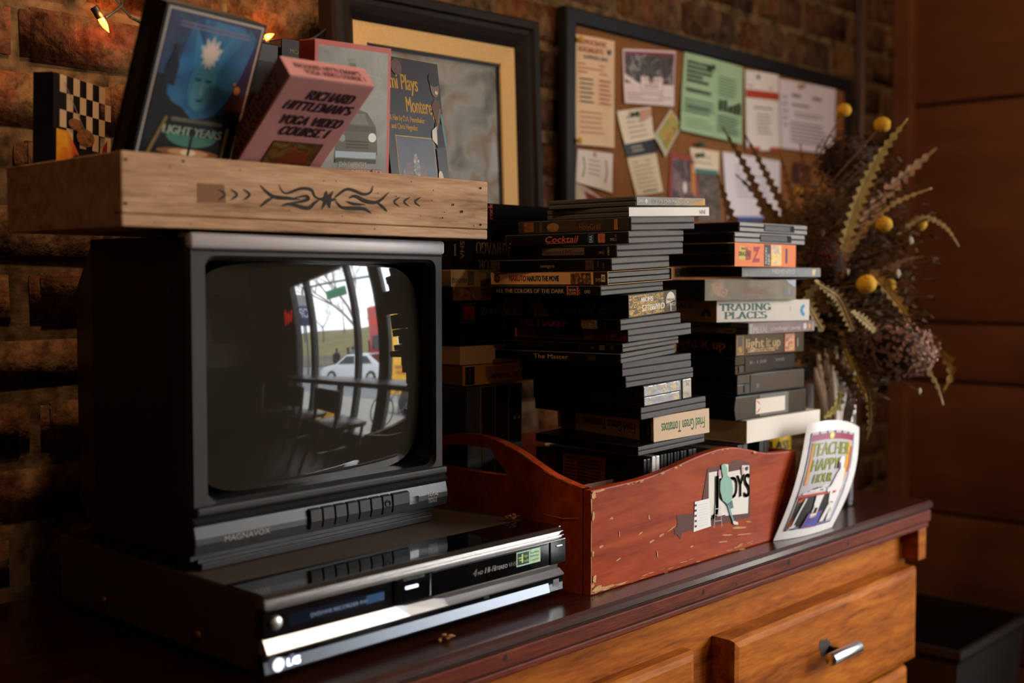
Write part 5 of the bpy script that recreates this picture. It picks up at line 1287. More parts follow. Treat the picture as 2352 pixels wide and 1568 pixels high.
def q2(F, w, h):
    F.rect(.004, h * .38, w - .004, h - .004, INK('#8d3a52'), 4); F.rect(.006, h * .40, w - .006, h - .010, art('bwphoto', ['#1c1818', '#5c5452', '#2c2626', '#a29a96', '#3a3434'], 45, .4), 4); F.poly([(.004, h * .45), (.06, h * .27), (w - .004, h * .33), (w - .004, h * .37), (.06, h * .33), (.004, h * .55)], WT)
    F.rect(w * .30, h * .25, w * .74, h * .52, INK('#b0486a')); F.rect(w * .31, h * .26, w * .73, h * .51, WT); F.txt('Trapped', w * .35, h * .42, .008, INK('#a03a5a'), width=w * .33); F.bars(w * .36, h * .29, w * .68, h * .39, 2, INK('#c08a98')); F.bars(.008, .006, w - .01, h * .22, 3, INK('#b8a0a6'), .4)
paper('flyer', 'square pink flyer with a black and white group photo on the cork board', 'paper', [(1430, 112), (1552, 118), (1545, 245), (1432, 237)], INK('#f0dcde', .6), q2)
def q3(F, w, h):
    F.bars(.012, h - .062, w * .5, h - .014, 5, INK('#1f2a22'), .62, .5); F.bars(w * .56, h - .075, w - .02, h - .030, 7, INK('#6a8068'), .35); F.bars(.012, h - .085, w * .5, h - .068, 1, INK('#46564a')); F.bars(.008, h - .125, w * .52, h - .092, 4, INK('#4c6050'), .3)
    for k in range(5): F.rect(w * .57 + k * .019, h * .36, w * .57 + k * .019 + .010, h * .36 + random.uniform(.012, .03), INK('#26332a'))
    F.bars(w * .55, .012, w - .012, h * .32, 7, INK('#5c7260'), .35); F.bars(.015, h * .28, w * .48, h * .35, 1, INK('#46564a')); F.bars(.015, .01, w * .5, h * .2, 3, INK('#8aa58a'), .2)
    F.line([(w * .53, .004), (w * .53, h - .004)], .0006, INK('#5c7260'))
paper('flyer', 'large pale green double-column flyer hanging crooked on the cork board', 'paper', [(1572, 119), (1707, 155), (1700, 332), (1558, 299)], INK('#a9ca9f', .6), q3, .006)
def q4(F, w, h):
    F.rect(.002, h * .66, w - .002, h * .76, INK('#b8432c'), 3); F.bars(.01, h * .79, w - .02, h - .03, 2, RD, .4); F.disc(w * .35, h - .012, .007, K, .005, 8); F.bars(.03, h * .52, w - .02, h * .56, 1, INK('#5a6a84')); F.bars(.04, h * .2, w - .04, h * .48, 6, INK('#8a8488'), .3); F.rect(.002, .0, w - .002, .008, INK('#b8523c'))
paper('flyer', 'white flyer with a solid red band across its upper part', 'paper', [(1712, 160), (1788, 172), (1790, 347), (1712, 345)], WT, q4)
def q5(F, w, h):
    F.bars(.05, h - .040, w - .03, h - .028, 1, INK('#77727c'), .6); F.bars(.05, h * .62, w * .5, h * .70, 1, K, .3); F.bars(.06, h * .48, w - .05, h * .56, 2, INK('#8d8890'), .4); F.bars(.04, .015, w - .03, h * .42, 6, INK('#8d8890'), .4); F.bars(.008, h * .3, .03, h * .8, 5, INK('#b4b0b8'), .4)
paper('notice', 'wide lilac-white printed notice at the right of the cork board', 'paper', [(1790, 180), (1920, 205), (1914, 357), (1792, 340)], INK('#e8e0ea', .5), q5)
def q6(F, w, h): F.bars(.02, h * .1, w - .02, h * .85, 5, INK('#b0a292'), .3); F.poly([(w * .6, h * .55), (w - .002, h * .7), (w - .002, h * .95), (w * .62, h * .95)], INK('#d0a48e'))
paper('receipt', 'cream receipt slip pinned above a dark card on the cork board', 'paper', [(1417, 255), (1495, 245), (1500, 318), (1432, 332)], INK('#f0e2ca', .5), q6)
def q6b(F, w, h): F.bars(.02, h * .25, w * .6, h * .8, 2, INK('#a8a29a'), .5)
paper('card', 'small dark card between two cream slips on the cork board', 'card', [(1431, 331), (1503, 319), (1510, 350), (1440, 362)], INK('#2c2a2e', .3), q6b, .002)
def q7(F, w, h): F.bars(.012, h * .15, w - .012, h * .9, 7, INK('#a39478'), .3); F.bars(.02, .003, w - .01, .010, 1, K)
paper('slip', 'cream printed slip hanging lowest in the middle of the cork board', 'paper', [(1440, 362), (1507, 349), (1521, 440), (1460, 450)], INK('#e6d6b6', .6), q7, .003)
def q8(F, w, h): F.rect(.006, .012, w - .006, h - .004, art('greencard', ['#5a7a2c', '#8aa04a', '#c9a84a', '#a85a2c', '#6a8a3a'], 60, .4), 3)
paper('postcard', 'small green picture card hanging tilted on the cork board', 'card', [(1541, 250), (1565, 292), (1526, 362), (1498, 312)], INK('#c9c4ac', .5), q8, .003)
def q9(F, w, h):
    for s in (.16, .78): F.line([(w * s, h * .2), (w * (s + .05), h * .5), (w * s, h * .8)], .004, INK('#8a9a78'))
    F.bars(w * .3, h * .3, w * .7, h * .8, 4, INK('#a8a098'), .3); F.disc(w * .45, h * .9, .006, INK('#c49a8a'), n=8)
def paper_poly(): pass
paper('ornate_card', 'white fancy-edged card with green sprigs low on the cork board', 'card', [(1327, 342), (1408, 353), (1404, 443), (1320, 418)], INK('#ece0d6', .6), q9, .003)
def q10(F, w, h): F.rect(.008, .0, w - .008, h - .008, art('streetpic', ['#6a4a48', '#3a2a2e', '#8a6a6a', '#2a2024'], 30, .3), 3); F.poly([(w * .72, h * .2), (w * .74, h * .86), (w * .9, h * .84), (w * .86, .01)], INK('#c9823a')); F.disc(w * .5, h * .3, .006, WT, .012, 10)
paper('postcard', 'red-bordered street picture postcard low on the cork board', 'card', [(1540, 353), (1600, 362), (1606, 462), (1535, 462)], INK('#a04034', .5), q10, .002)
def q11(F, w, h): F.rect(.004, h * .0, w - .004, h * .18, INK('#4a8078'), 2); F.bars(.01, h * .3, w - .02, h * .8, 2, INK('#c9b8a0'))
paper('card', 'cream card with a teal lower band low on the cork board', 'card', [(1585, 338), (1652, 348), (1650, 402), (1592, 396)], INK('#ecd9bc', .5), q11, .002)
def q12(F, w, h): F.bars(.04, .05, w - .03, h - .02, 8, INK('#a8a4ac'), .25); F.rect(.02, .0, w - .05, .010, INK('#4a5a9a'))
paper('notice', 'white notice behind the dried leaves at the lower edge of the cork board', 'paper', [(1660, 348), (1792, 370), (1790, 508), (1670, 508)], INK('#eae4ec', .5), q12)
def q13(F, w, h): F.poly([(w * .45, h * .1), (w * .5, h * .6), (w - .01, h * .3), (w - .01, .004)], INK('#7a2a24')); F.rect(.004, .004, w * .38, h - .004, INK('#c9b49a'))
paper('photo', 'half hidden card with a red corner at the lower left of the cork board', 'card', [(1316, 418), (1345, 428), (1390, 462), (1314, 462)], INK('#b8a894', .5), q13, .002)
def q14(F, w, h): F.rect(.003, .003, w - .003, h - .003, art('crowdpic', ['#5a4a40', '#7a6a5c', '#3a302a', '#8a7a70'], 50, .4), 2)
paper('photo', 'dull brown group photograph hanging below the teal-banded card', 'photo', [(1606, 400), (1652, 402), (1656, 508), (1600, 508)], INK('#6a5c50', .4), q14, .002)
def q15(F, w, h): F.disc(w / 2, h / 2, .012, INK('#8a5a50'), .02, 10)
paper('photo', 'small dark maroon card beside the white notice behind the flowers', 'card', [(1822, 372), (1862, 380), (1860, 425), (1820, 418)], INK('#4a2a28', .5), q15, .002)
G7 = 'push pins on the cork board'
for px, py, c, lb in ((1460, 262, '#1f4a38', 'dark green push pin in the cream receipt slip'), (1636, 155, '#16302a', 'dark green push pin in the pale green flyer'), (1612, 332, '#1f5a40', 'green push pin in bare cork above the teal-banded card'), (1611, 356, '#1f5a40', 'green push pin in the teal-banded card'),
                      (1331, 90, '#c9a01e', 'yellow push pin at the top corner of the tall cream flyer'), (1329, 322, '#c9a01e', 'yellow push pin at the bottom corner of the tall cream flyer'), (1843, 198, '#b8863a', 'brass pin at the top of the lilac-white notice')):
    q = at(px, py, 'y', CY_ - .012)
    f = MB(Matrix.Rotation(PI / 2, 4, 'X')); f.lathe([(.0, .011), (.0055, .011), (.006, .009), (.003, .006), (.0035, .001), (.005, -.001), (.005, -.003), (.0008, -.004), (.0008, -.012), (0, -.0125)], col(c, .35), 12)
    tag(f.build('push_pin'), lb, 'pin', G7, (q.x, CY_ - .006, q.z))

# fairy lights on the bricks
G8 = 'small orange bulbs on the brick wall'
m_wire = col('#0f1a12', .6)
def bulb(px, py, tilt, lb):
    q = at(px, py, 'y', WALL - .022)
    t = thing('fairy_light', lb, 'light bulb', q, 0, G8, (0, R(tilt), 0))
    m, N, L, b = base_mat('bulb_glow'); b.inputs['Base Color'].default_value = rgb('#ff8a3a'); b.inputs['Emission Color'].default_value = rgb('#ff6a1a'); b.inputs['Emission Strength'].default_value = 14; b.inputs['Roughness'].default_value = .2
    f = MB(); f.lathe([(.0036, -.006), (.0042, 0), (.0036, .006), (.0018, .011), (0, .015)], m, 14); f.build('bulb', t)
    f = MB(); f.lathe([(.0052, -.020), (.0052, -.006), (.0035, -.005)], col('#12100e', .5), 12); f.build('socket', t)
    l = lamp('fairy_light_glow', q + Vector((0, -.012, 0.006)), .10, (1.0, .36, .10), .006)
bulb(236, 50, -35 + 180, 'lit orange fairy bulb upper left beside the dark clamshell tape')
bulb(612, 86, 62, 'lit orange fairy bulb above the glossy black tape in the crate')
def wirepts(P, y=WALL - .016): return smooth_pts([tuple(at(px, py, 'y', y)) for px, py in P], 6)
f = MB()
f.tube(wirepts([(180, -60), (235, -30), (262, 0), (285, 22), (300, 40)]), .0018, m_wire, 6); f.tube(wirepts([(270, -20), (280, 10), (262, 28), (243, 40)]), .0018, m_wire, 6)
f.tube(wirepts([(300, 40), (400, 80), (520, 60), (600, 98), (700, 95), (760, 60)]), .0018, m_wire, 6)
tag(f.build('light_wire'), 'thin dark green fairy light wire along the bricks', 'wire')

# ------------------------------------------------------------------ right end of the dresser top
# small standing flyer, curled
TL, TR, BL, BR = Vector((1.622, .899, .9905)), Vector((1.812, .9085, .9690)), Vector((1.533, .9025, .8256)), Vector((1.683, .8870, .8256))
TLm, BM = Vector((1.700, .889, .992)), Vector((1.600, .8860, .8256))
def q2bez(a, b, c, t): return a * (1 - t) ** 2 + (b * 2 - (a + c) * .5 * 1) * 1.0 * 2 * t * (1 - t) * 1.0 + c * t * t if False else a * ((1 - t) * (1 - 2 * t)) + b * (4 * t * (1 - t)) + c * (t * (2 * t - 1))
fw_, fh_ = .165, .185
FC = Vector((1.66, .895, DT))
def fly(u, v, lift):
    a, b = u / fw_, v / fh_
    lo = q2bez(BL, BM, BR, a); hi = q2bez(TL, TLm, TR, a)
    p = lo * (1 - b) + hi * b
    p = p + Vector((0.010 * math.sin(PI * b) * (a - .3), -.010 * math.sin(PI * b) - lift, 0))
    # rounded lower left corner
    return tuple(p - FC)
f = MB(); m_pap = col('#dcd8d6', .45)
f.grid(lambda a, b: fly(a * fw_, b * fh_, 0), 18, 18, m_pap); f.grid(lambda a, b: fly(a * fw_, b * fh_, -.0003), 18, 18, m_pap, flip=True)
F = Face(f, fly, .0004)
nv = INK('#34306a', .5)
m0 = .014
F.rect(m0, m0, .142, fh_ - .016, INK('#b4b0b8', .5), 14)
def fr(u0, v0, u1, v1, mat, n=6): F.rect(u0, v0, u1, v1, mat, n)
fr(m0, fh_ - .020, .142, fh_ - .016, nv); fr(m0, m0, .142, m0 + .0025, nv); fr(.139, m0, .142, fh_ - .016, nv); fr(m0, m0, m0 + .0015, fh_ - .016, nv)
fr(.018, fh_ - .030, .138, fh_ - .020, INK('#8d2a4a', .5)); F.disc(.070, fh_ - .024, .007, INK('#d9c42a', .5), .006, 12); F.disc(.070, fh_ - .024, .003, m_pap, .003, 8)
fr(.020, .085, .027, fh_ - .032, INK('#d08a2a', .5)); fr(.121, .085, .130, fh_ - .032, INK('#d9a02a', .5)); fr(.131, .10, .136, fh_ - .04, INK('#b0522a', .5))
yg = INK('#7d8a1c', .5)
F.txt('TEACHER', .020, fh_ - .055, .0220, yg, width=.108, bold=.035); F.txt('HAPPY', .028, fh_ - .079, .0200, yg, width=.074, bold=.035); F.txt('HOUR', .040, fh_ - .0985, .0155, yg, width=.050, bold=.035)
blk = INK('#161414', .5)
fr(.020, .018, .122, .066, blk); fr(m0, .066, .130, .070, INK('#b03a2a', .5)); fr(.024, .070, .100, .074, INK('#c9c2c4', .5))
F.poly([(.020, .062), (.034, .066), (.024, .034), (.026, .020), (.018, .018)], INK('#c4522a', .5))
for k in range(8): F.line([(.036 + random.uniform(-.004, .05), .0735 + random.uniform(0, .008)), (.044 + random.uniform(-.004, .05), .0735 + random.uniform(0, .008))], .0012, blk)
for k in range(4): F.line([(.036 + random.uniform(0, .05), .073 + random.uniform(0, .008)), (.044 + random.uniform(0, .05), .074 + random.uniform(0, .008))], .002, m_pap)
# white seated and standing figure outlines, chair, blue mat
F.poly([(.098, .020), (.104, .048), (.096, .066), (.092, .078), (.100, .098), (.112, .112), (.122, .104), (.126, .078), (.124, .050), (.128, .024), (.118, .020), (.114, .044), (.110, .020)], m_pap)
F.disc(.108, .117, .0085, m_pap, .010, 14); F.poly([(.100, .106), (.098, .115), (.104, .117), (.107, .108)], INK('#4a2a6a', .5))
F.poly([(.084, .072), (.096, .084), (.100, .076), (.090, .068)], m_pap); F.line([(.102, .046), (.108, .052), (.116, .050)], .0016, INK('#77727c', .5)); F.line([(.110, .030), (.116, .040), (.122, .034)], .0012, INK('#77727c', .5))
for P in ([(.060, .066), (.080, .066), (.078, .050), (.062, .050)], [(.064, .050), (.078, .050), (.079, .030), (.062, .030)]): F.poly(P, m_pap)
F.poly([(.067, .046), (.075, .046), (.076, .037), (.067, .037)], blk)
F.line([(.026, .018), (.030, .044), (.036, .064)], .004, m_pap); F.line([(.020, .019), (.034, .021)], .003, m_pap)
F.poly([(.050, .016), (.092, .014), (.092, .040), (.056, .038)], INK('#3d5aa8', .5)); F.line([(.052, .017), (.091, .015), (.091, .039), (.056, .037), (.052, .017)], .0016, INK('#a02a4a', .5)); F.txt('JUDY', .061, .022, .012, INK('#8a4a7a', .5), width=.024)
tag(f.build('standing_flyer'), 'small curled white flyer with a coloured drawing standing on the dresser', 'flyer', None, FC)

# yellow labelled tin, glass of straws, vase
t = thing('labelled_tin', 'round tin with a yellow label half hidden behind the standing flyer', 'tin', (1.782, 1.075, DT))
f = MB(); f.lathe([(.0, 0), (.048, 0), (.05, .002), (.05, .126), (.048, .128), (.0495, .130), (.047, .136), (.0, .136)], col('#6a665c', .3, metal=.8), 28); f.build('can', t)
f = MB(); f.lathe([(.0502, .085), (.0503, .09), (.0503, .128), (.0502, .130)], INK('#c9a81e', .4), 28)
f.M = Matrix.Identity(4)
def cyl(u, v, lift):
    a = R(200) + u / .0503; return ((.0505 + lift) * math.cos(a), (.0505 + lift) * math.sin(a), v)
Face(f, cyl).txt('CLASS', .010, .100, .016, INK('#15130f'), bold=.04, width=.058)
f.build('label', t)
m_dglass = m_glass
GX, GY = 1.866, .985
f = MB(); f.lathe([(0, 0), (.040, 0), (.041, .004), (.0455, .205), (.0445, .207), (.0425, .205), (.038, .010), (0, .009)], m_dglass, 32)
tag(f.build('drinking_glass'), 'tall clear glass holding paper straws beside the right stack', 'glass', None, (GX, GY, DT))
G9 = 'paper-wrapped straws in the tall glass'
sl = [('leftmost short', -.030, .004, -.33, .06, .232), ('short crumpled', -.022, -.014, -.22, -.05, .236), ('crumpled', -.014, .010, -.10, .10, .246), ('tallest', -.006, -.010, .02, .02, .256), ('twisted', -.002, .014, .06, .08, .252), ('straight', .004, -.004, .16, -.04, .250), ('creased', .008, .008, .22, .10, .242), ('split-ended', .014, -.010, .27, .0, .246), ('bent', .018, .006, .31, .05, .240), ('rightmost', .022, -.004, .36, -.02, .240)]
for k, (nm, ox, oy, lx, ly, ln) in enumerate(sl):
    f = MB(); d = Vector((lx, ly, 1)).normalized(); p0 = Vector((-lx * .085, oy * .5 - ly * .085, .0165))
    n = 9; pts = [p0 + d * ln * i / (n - 1) + Vector((.0012 * math.sin(i * 2 + k), .0012 * math.cos(i * 1.7 + k), 0)) for i in range(n)]
    rr = [.0056 + .0006 * math.sin(i * 3 + k) for i in range(n)]; rr[-1] = .0028
    f.tube(pts, rr, col('#f4ebe0', .7, var=.05, vscale=120), 10)
    pos = ('first', 'second', 'third', 'fourth', 'fifth', 'sixth', 'seventh', 'eighth', 'ninth', 'tenth')[k]
    tag(f.build('paper_straw'), f'{nm} paper-wrapped straw, {pos} from the left in the tall glass', 'straw', G9, (GX, GY, DT))
VX_, VY_ = 1.905, 1.215
f = MB(); f.lathe([(0, 0), (.045, 0), (.052, .01), (.062, .07), (.060, .12), (.042, .175), (.034, .20), (.040, .222), (.0375, .222), (.031, .20), (.038, .175), (.055, .12), (.056, .07), (.046, .012), (0, .010)], col('#1c1410', .3), 28)
tag(f.build('flower_vase'), 'dark round vase holding the dried flowers behind the glass of straws', 'vase', None, (VX_, VY_, DT))
VM = Vector((VX_, VY_, DT + .215))

# ------------------------------------------------------------------ dried flowers
def stem_path(end, sag=.0, n=10, base=None):
    b = base or (VM + Vector((random.uniform(-.018, .018), random.uniform(-.018, .018), 0))); out = []
    foot = Vector((VX_ + random.uniform(-.025, .025), VY_ + random.uniform(-.025, .025), DT + .02))
    mid = b + Vector(((end.x - b.x) * .35, (end.y - b.y) * .35, abs(end.z - b.z) * .35 + .07 + sag))
    P = [foot, b, mid, end]
    return [Vector(p) for p in smooth_pts([tuple(p) for p in P], n)]
G10 = 'round yellow dried flower heads'
m_ball = col('#dba81e', .8, var=.35, vscale=300, bump=1.0, bscale=600)
m_stem = col('#6a5232', .7)
dep = 2.15
for px, py, dd_, r, lb in ((1938, 253, 2.16, .0135, 'yellow ball flower highest, beside the lilac-white notice'), (2026, 286, 2.10, .0150, 'yellow ball flower second highest, right of the wall pipe'), (2030, 515, 2.06, .0150, 'yellow ball flower in the middle right of the bunch, next to another'), (2110, 514, 2.12, .0148, 'yellow ball flower farthest right in the bunch'),
                          (1990, 652, 1.98, .0168, 'largest yellow ball flower, low in the bunch'), (2042, 655, 2.10, .0130, 'partly hidden yellow ball flower just right of the largest'), (1834, 438, 2.22, .0070, 'tiny yellow bud beside the dried leaves, left in the bunch'), (1958, 497, 2.18, .0080, 'tiny yellow bud in the centre of the bunch')):
    e = atd(px, py, dd_); t = thing('ball_flower', lb, 'dried flower', e, 0, G10)
    f = MB(); P = [p - e for p in stem_path(e)]; f.tube(P, .0014, m_stem, 6); f.build('stem', t)
    f = MB(); f.ball((0, 0, 0), (r, r, r * .92), m_ball, 24, .05); f.build('flower_head', t)
G11 = 'long saw-edged dried leaves'
def saw_leaf(pts, w, mat, name, lb, group, teeth=16, cup=.25):
    pts = [Vector(p) for p in smooth_pts([tuple(p) for p in pts], 8)]
    L_ = [0]
    for a, b in zip(pts[:-1], pts[1:]): L_.append(L_[-1] + (b - a).length)
    tot = L_[-1]; n = teeth * 2
    def pos(s):
        s = min(max(s, 0), tot)
        for i in range(len(L_) - 1):
            if L_[i + 1] >= s:
                t = (s - L_[i]) / max(1e-9, L_[i + 1] - L_[i]); return pts[i].lerp(pts[i + 1], t), (pts[i + 1] - pts[i]).normalized()
        return pts[-1], (pts[-1] - pts[-2]).normalized()
    o = pts[-1].copy(); f = MB(); vs = []; fs = []
    view = (pts[len(pts) // 2] - EYE).normalized(); tw = random.uniform(-.5, .5)
    for i in range(n + 1):
        t = i / n; c, d = pos(tot * t); s = d.cross(Vector((-FW.x, -FW.y, tw))).normalized(); up_ = s.cross(d)
        env = w * (math.sin(PI * min(1, .12 + .88 * t) ** .9) * .75 + .25) * (1 if t < .9 else (1 - t) * 8 + .2)
        k = env * (1.0 if i % 2 else .34)
        vs += [tuple(c - s * k + up_ * k * cup - o), tuple(c - o - up_ * .0004), tuple(c + s * k + up_ * k * cup - o)]
    m_ = len(vs)
    vs += [tuple(Vector(v) - up_ * .0009) for v in vs]
    for i in range(n):
        a = i * 3; fs += [(a, a + 1, a + 4, a + 3), (a + 1, a + 2, a + 5, a + 4)]
        a += m_; fs += [(a + 3, a + 4, a + 1, a), (a + 4, a + 5, a + 2, a + 1)]
    f.add(vs, fs, mat)
    f.tube([p - o for p in pts], [.0016] * len(pts), mat, 5)
    return tag(f.build(name), lb, 'dried leaf', group, o)
m_ldark = col('#5a3c14', .7, var=.3, vscale=40); m_lolive = col('#a8965c', .7, var=.25, vscale=60); m_lpale = col('#b8a070', .75, var=.2, vscale=80); m_lbrown = col('#7a5024', .7, var=.3, vscale=40)
def leafpts(P, d0, d1): 
    n = len(P); return [atd(px, py, d0 + (d1 - d0) * i / (n - 1)) for i, (px, py) in enumerate(P)]
leaves = [([(1900, 690), (1830, 560), (1760, 470), (1690, 400)], 2.12, 2.20, .0080, m_ldark, 'dark saw-edged leaf crossing low over the white notice', 18),
          ([(1890, 660), (1865, 520), (1850, 420), (1838, 330)], 2.18, 2.26, .0070, m_lbrown, 'brown leaf rising straight before the lilac-white notice', 18),
          ([(1930, 640), (1960, 520), (1985, 430), (2035, 330)], 2.12, 2.14, .0090, m_lbrown, 'brown leaf behind the pale olive one', 16),
          ([(1950, 700), (2010, 640), (2070, 600), (2120, 590)], 2.08, 2.10, .0080, m_lbrown, 'short brown leaf among the right-hand yellow balls', 12),
          ([(1930, 760), (1960, 830), (2040, 860), (2110, 830)], 2.06, 2.02, .0060, m_lbrown, 'thin brown leaf curling beneath the mauve bloom', 16),
          ([(1900, 800), (1930, 850), (1960, 900), (1955, 960)], 2.00, 1.96, .0070, m_ldark, 'dark leaf hanging beside the straws', 12),
          ([(1880, 700), (1790, 560), (1720, 400), (1660, 292)], 2.12, 2.18, .0085, m_ldark, 'dark saw-edged leaf reaching up left across the white notice', 22),
          ([(1880, 720), (1760, 600), (1690, 520), (1648, 400)], 2.10, 2.10, .0100, m_ldark, 'dark saw-edged leaf nearest the middle stack', 20),
          ([(1890, 700), (1840, 560), (1770, 420), (1712, 310)], 2.14, 2.24, .0080, m_ldark, 'dark narrow saw-edged leaf in front of the red-banded flyer', 22),
          ([(1890, 700), (1850, 560), (1815, 440), (1790, 345)], 2.16, 2.26, .0075, m_lbrown, 'brown saw-edged leaf rising under the lilac-white notice', 20),
          ([(1900, 720), (1830, 600), (1770, 500), (1740, 440)], 2.08, 2.12, .0110, m_ldark, 'broad dark leaf low in front of the white notice', 14),
          ([(1920, 640), (1965, 480), (2020, 360), (2085, 272)], 2.06, 2.02, .0105, m_lolive, 'pale olive saw-edged leaf pointing up to the right', 20),
          ([(1920, 640), (1990, 500), (2060, 420), (2150, 340)], 2.16, 2.28, .0130, m_lbrown, 'dim brown leaf spreading right against the boarded wall', 16),
          ([(1930, 640), (1960, 560), (2040, 475), (2140, 432)], 2.10, 2.06, .0055, m_lpale, 'thin pale leaf pointing right toward the boarded wall', 18),
          ([(2060, 540), (2120, 500), (2170, 520), (2202, 566)], 2.10, 2.10, .0045, m_lpale, 'thin pale leaf drooping at the far right of the bunch', 14),
          ([(1890, 760), (1855, 690), (1880, 650), (1870, 645)], 1.98, 1.94, .0080, m_lpale, 'short pale saw-edged leaf beside the grey-spined case', 10),
          ([(1960, 760), (1930, 690), (1905, 668), (1872, 648)], 1.96, 1.92, .0085, m_lpale, 'pale ragged leaf curling over the right stack', 12),
          ([(2010, 760), (1990, 740), (1965, 720), (1950, 715)], 1.98, 1.96, .0070, m_lpale, 'small pale leaf in the shade under the largest yellow ball', 8),
          ([(2080, 740), (2120, 830), (2150, 880), (2166, 930)], 2.06, 2.04, .0050, m_lpale, 'thin pale leaf hanging down at the lower right', 12),
          ([(2060, 740), (2150, 790), (2185, 850), (2165, 900)], 2.10, 2.08, .0095, col('#8a6416', .75, var=.3, vscale=60), 'golden drooping leaf cluster at the far lower right', 10),
          ([(1950, 820), (1990, 880), (2000, 960), (1990, 1010)], 2.02, 2.00, .0080, col('#6d5216', .75, var=.3, vscale=60), 'golden leaf hanging down beside the glass', 12),
          ([(1940, 800), (1965, 860), (1985, 900), (1990, 920)], 1.98, 1.95, .0070, col('#8a6c1c', .75, var=.3, vscale=60), 'short golden leaf tip hanging above the curled flyer', 8),
          ([(2000, 620), (2050, 680), (2080, 720), (2095, 760)], 2.04, 2.02, .0090, col('#8a6416', .75, var=.3, vscale=60), 'golden curled leaf above the mauve bloom', 8),
          ([(1930, 900), (1925, 930), (1905, 950), (1890, 960)], 1.93, 1.90, .0070, col('#8a7a2c', .75, var=.2, vscale=60), 'olive leaf tip hanging just left of the glass rim', 6)]
for P, d0, d1, w, mt, lb, tt in leaves: saw_leaf(leafpts(P, d0, d1), w * 1.45, mt, 'saw_edged_leaf', lb, G11, tt)
# big mauve bloom and a smaller brown one
def bloom(px, py, dd_, r, mat, lb, sq=(1, 1, .8), n=420):
    e = atd(px, py, dd_); t = thing('dried_bloom', lb, 'dried flower', e, 0, None)
    f = MB(); f.tube([p - e for p in stem_path(e)], .0022, m_stem, 6); f.build('stem', t)
    f = MB(); f.ball((0, 0, 0), (r * .72 * sq[0], r * .72 * sq[1], r * .72 * sq[2]), col('#2a1714', .9), 20, .08)
    rn = random.Random(int(px))
    for k in range(n):
        a = rn.uniform(0, 2 * PI); zc = rn.uniform(-1, 1); q = math.sqrt(1 - zc * zc)
        d = Vector((q * math.cos(a) * sq[0], q * math.sin(a) * sq[1], zc * sq[2])); rr = r * rn.uniform(.72, 1.05); s = r * rn.uniform(.05, .10)
        c = d * rr; u = d.orthogonal().normalized(); v = d.cross(u); g = rn.uniform(0, PI); uu = u * math.cos(g) + v * math.sin(g); vv = v * math.cos(g) - u * math.sin(g)
        P = [c - uu * s, c - vv * s * .7 + d * s * .5, c + uu * s + d * s * .3, c + vv * s * .8 + d * s * .7]
        f.add([tuple(p) for p in P], [(0, 1, 2), (0, 2, 3)], mat)
    f.build('flower_head', t)
bloom(2062, 800, 2.03, .066, col('#a07a6c', .8, var=.25, vscale=60), 'large mauve-brown crumpled bloom low at the right of the bunch', (1, 1, .78), 700)
bloom(1945, 370, 2.22, .062, col('#4a2c1c', .85, var=.3, vscale=60), 'dark brown feathery bloom in front of the notice board corner', (1, 1, .9), 520)
bloom(2075, 830, 2.06, .040, col('#8a6658', .8, var=.25, vscale=60), 'smaller mauve bloom tucked under the large mauve-brown one', (1, 1, .8), 320)
bloom(1900, 600, 2.06, .040, col('#6a2c10', .85, var=.3, vscale=60), 'rust coloured small bloom beside the orange boxed set', (.8, 1, 1.25), 380)
# white petals
G12 = 'small pale dried petals in the bunch'
for px, py, dd_, s, lb in ((2092, 552, 2.02, .011, 'pale petal right of centre beneath the yellow ball'), (1890, 536, 2.08, .008, 'tiny pale petal near the right stack top'), (2062, 628, 1.99, .011, 'white petal above the partly hidden yellow ball'), (1948, 624, 2.02, .007, 'small pale petal left of the largest yellow ball'), (2112, 898, 2.02, .008, 'small pale petal hanging under the mauve bloom'), (1962, 858, 1.97, .009, 'lilac petal just above the glass of straws')):
    e = atd(px, py, dd_); f = MB(); f.tube([p - e for p in stem_path(e)], .0009, m_stem, 5); f.ball((0, 0, 0), (s * .7, s * .25, s * .75), col('#857a5c', .7), 12, .35)
    tag(f.build('pale_petal'), lb, 'dried flower', G12, e)
# fine dark twiggy filler
def sprigs(name, lb, centre, n, spread, leafcol, seed):
    rn = random.Random(seed); f = MB(); mt = leafcol; c = atd(*centre)
    for k in range(n):
        a = rn.uniform(0, 2 * PI); rr = math.sqrt(rn.uniform(0, 1))
        e = c + (RT * math.cos(a) * spread[0] - UP * math.sin(a) * spread[1]) * rr + FW * rn.uniform(-.09, .10)
        random.seed(seed * 100 + k)
        P = stem_path(e, 0, 4)[5:]
        f.tube([p - VM for p in P], .0008, m_stem, 4, False)
        for j in range(2, len(P), 1):
            for s in range(3):
                d = Vector((rn.uniform(-1, 1), rn.uniform(-1, 1), rn.uniform(-.6, 1))).normalized(); l = rn.uniform(.008, .022); q = P[j] - VM; sd = d.orthogonal().normalized() * l * rn.uniform(.12, .3)
                f.add([tuple(q), tuple(q + d * l * .5 + sd), tuple(q + d * l), tuple(q + d * l * .5 - sd)], [(0, 1, 2, 3)], mt)
    o = tag(f.build(name), lb, 'dried foliage', None, VM, None, 'stuff')
sprigs('dried_foliage', 'tangle of fine dark brown dried twigs filling the middle of the bunch', (1980, 590, 2.14), 380, (.120, .18), col('#4a3014', .8, var=.5, vscale=30), 5)
sprigs('dried_foliage', 'tangle of darker olive dried fern hanging low in the bunch', (1975, 780, 2.10), 170, (.10, .12), col('#40300f', .8, var=.5, vscale=30), 9)
random.seed(77)
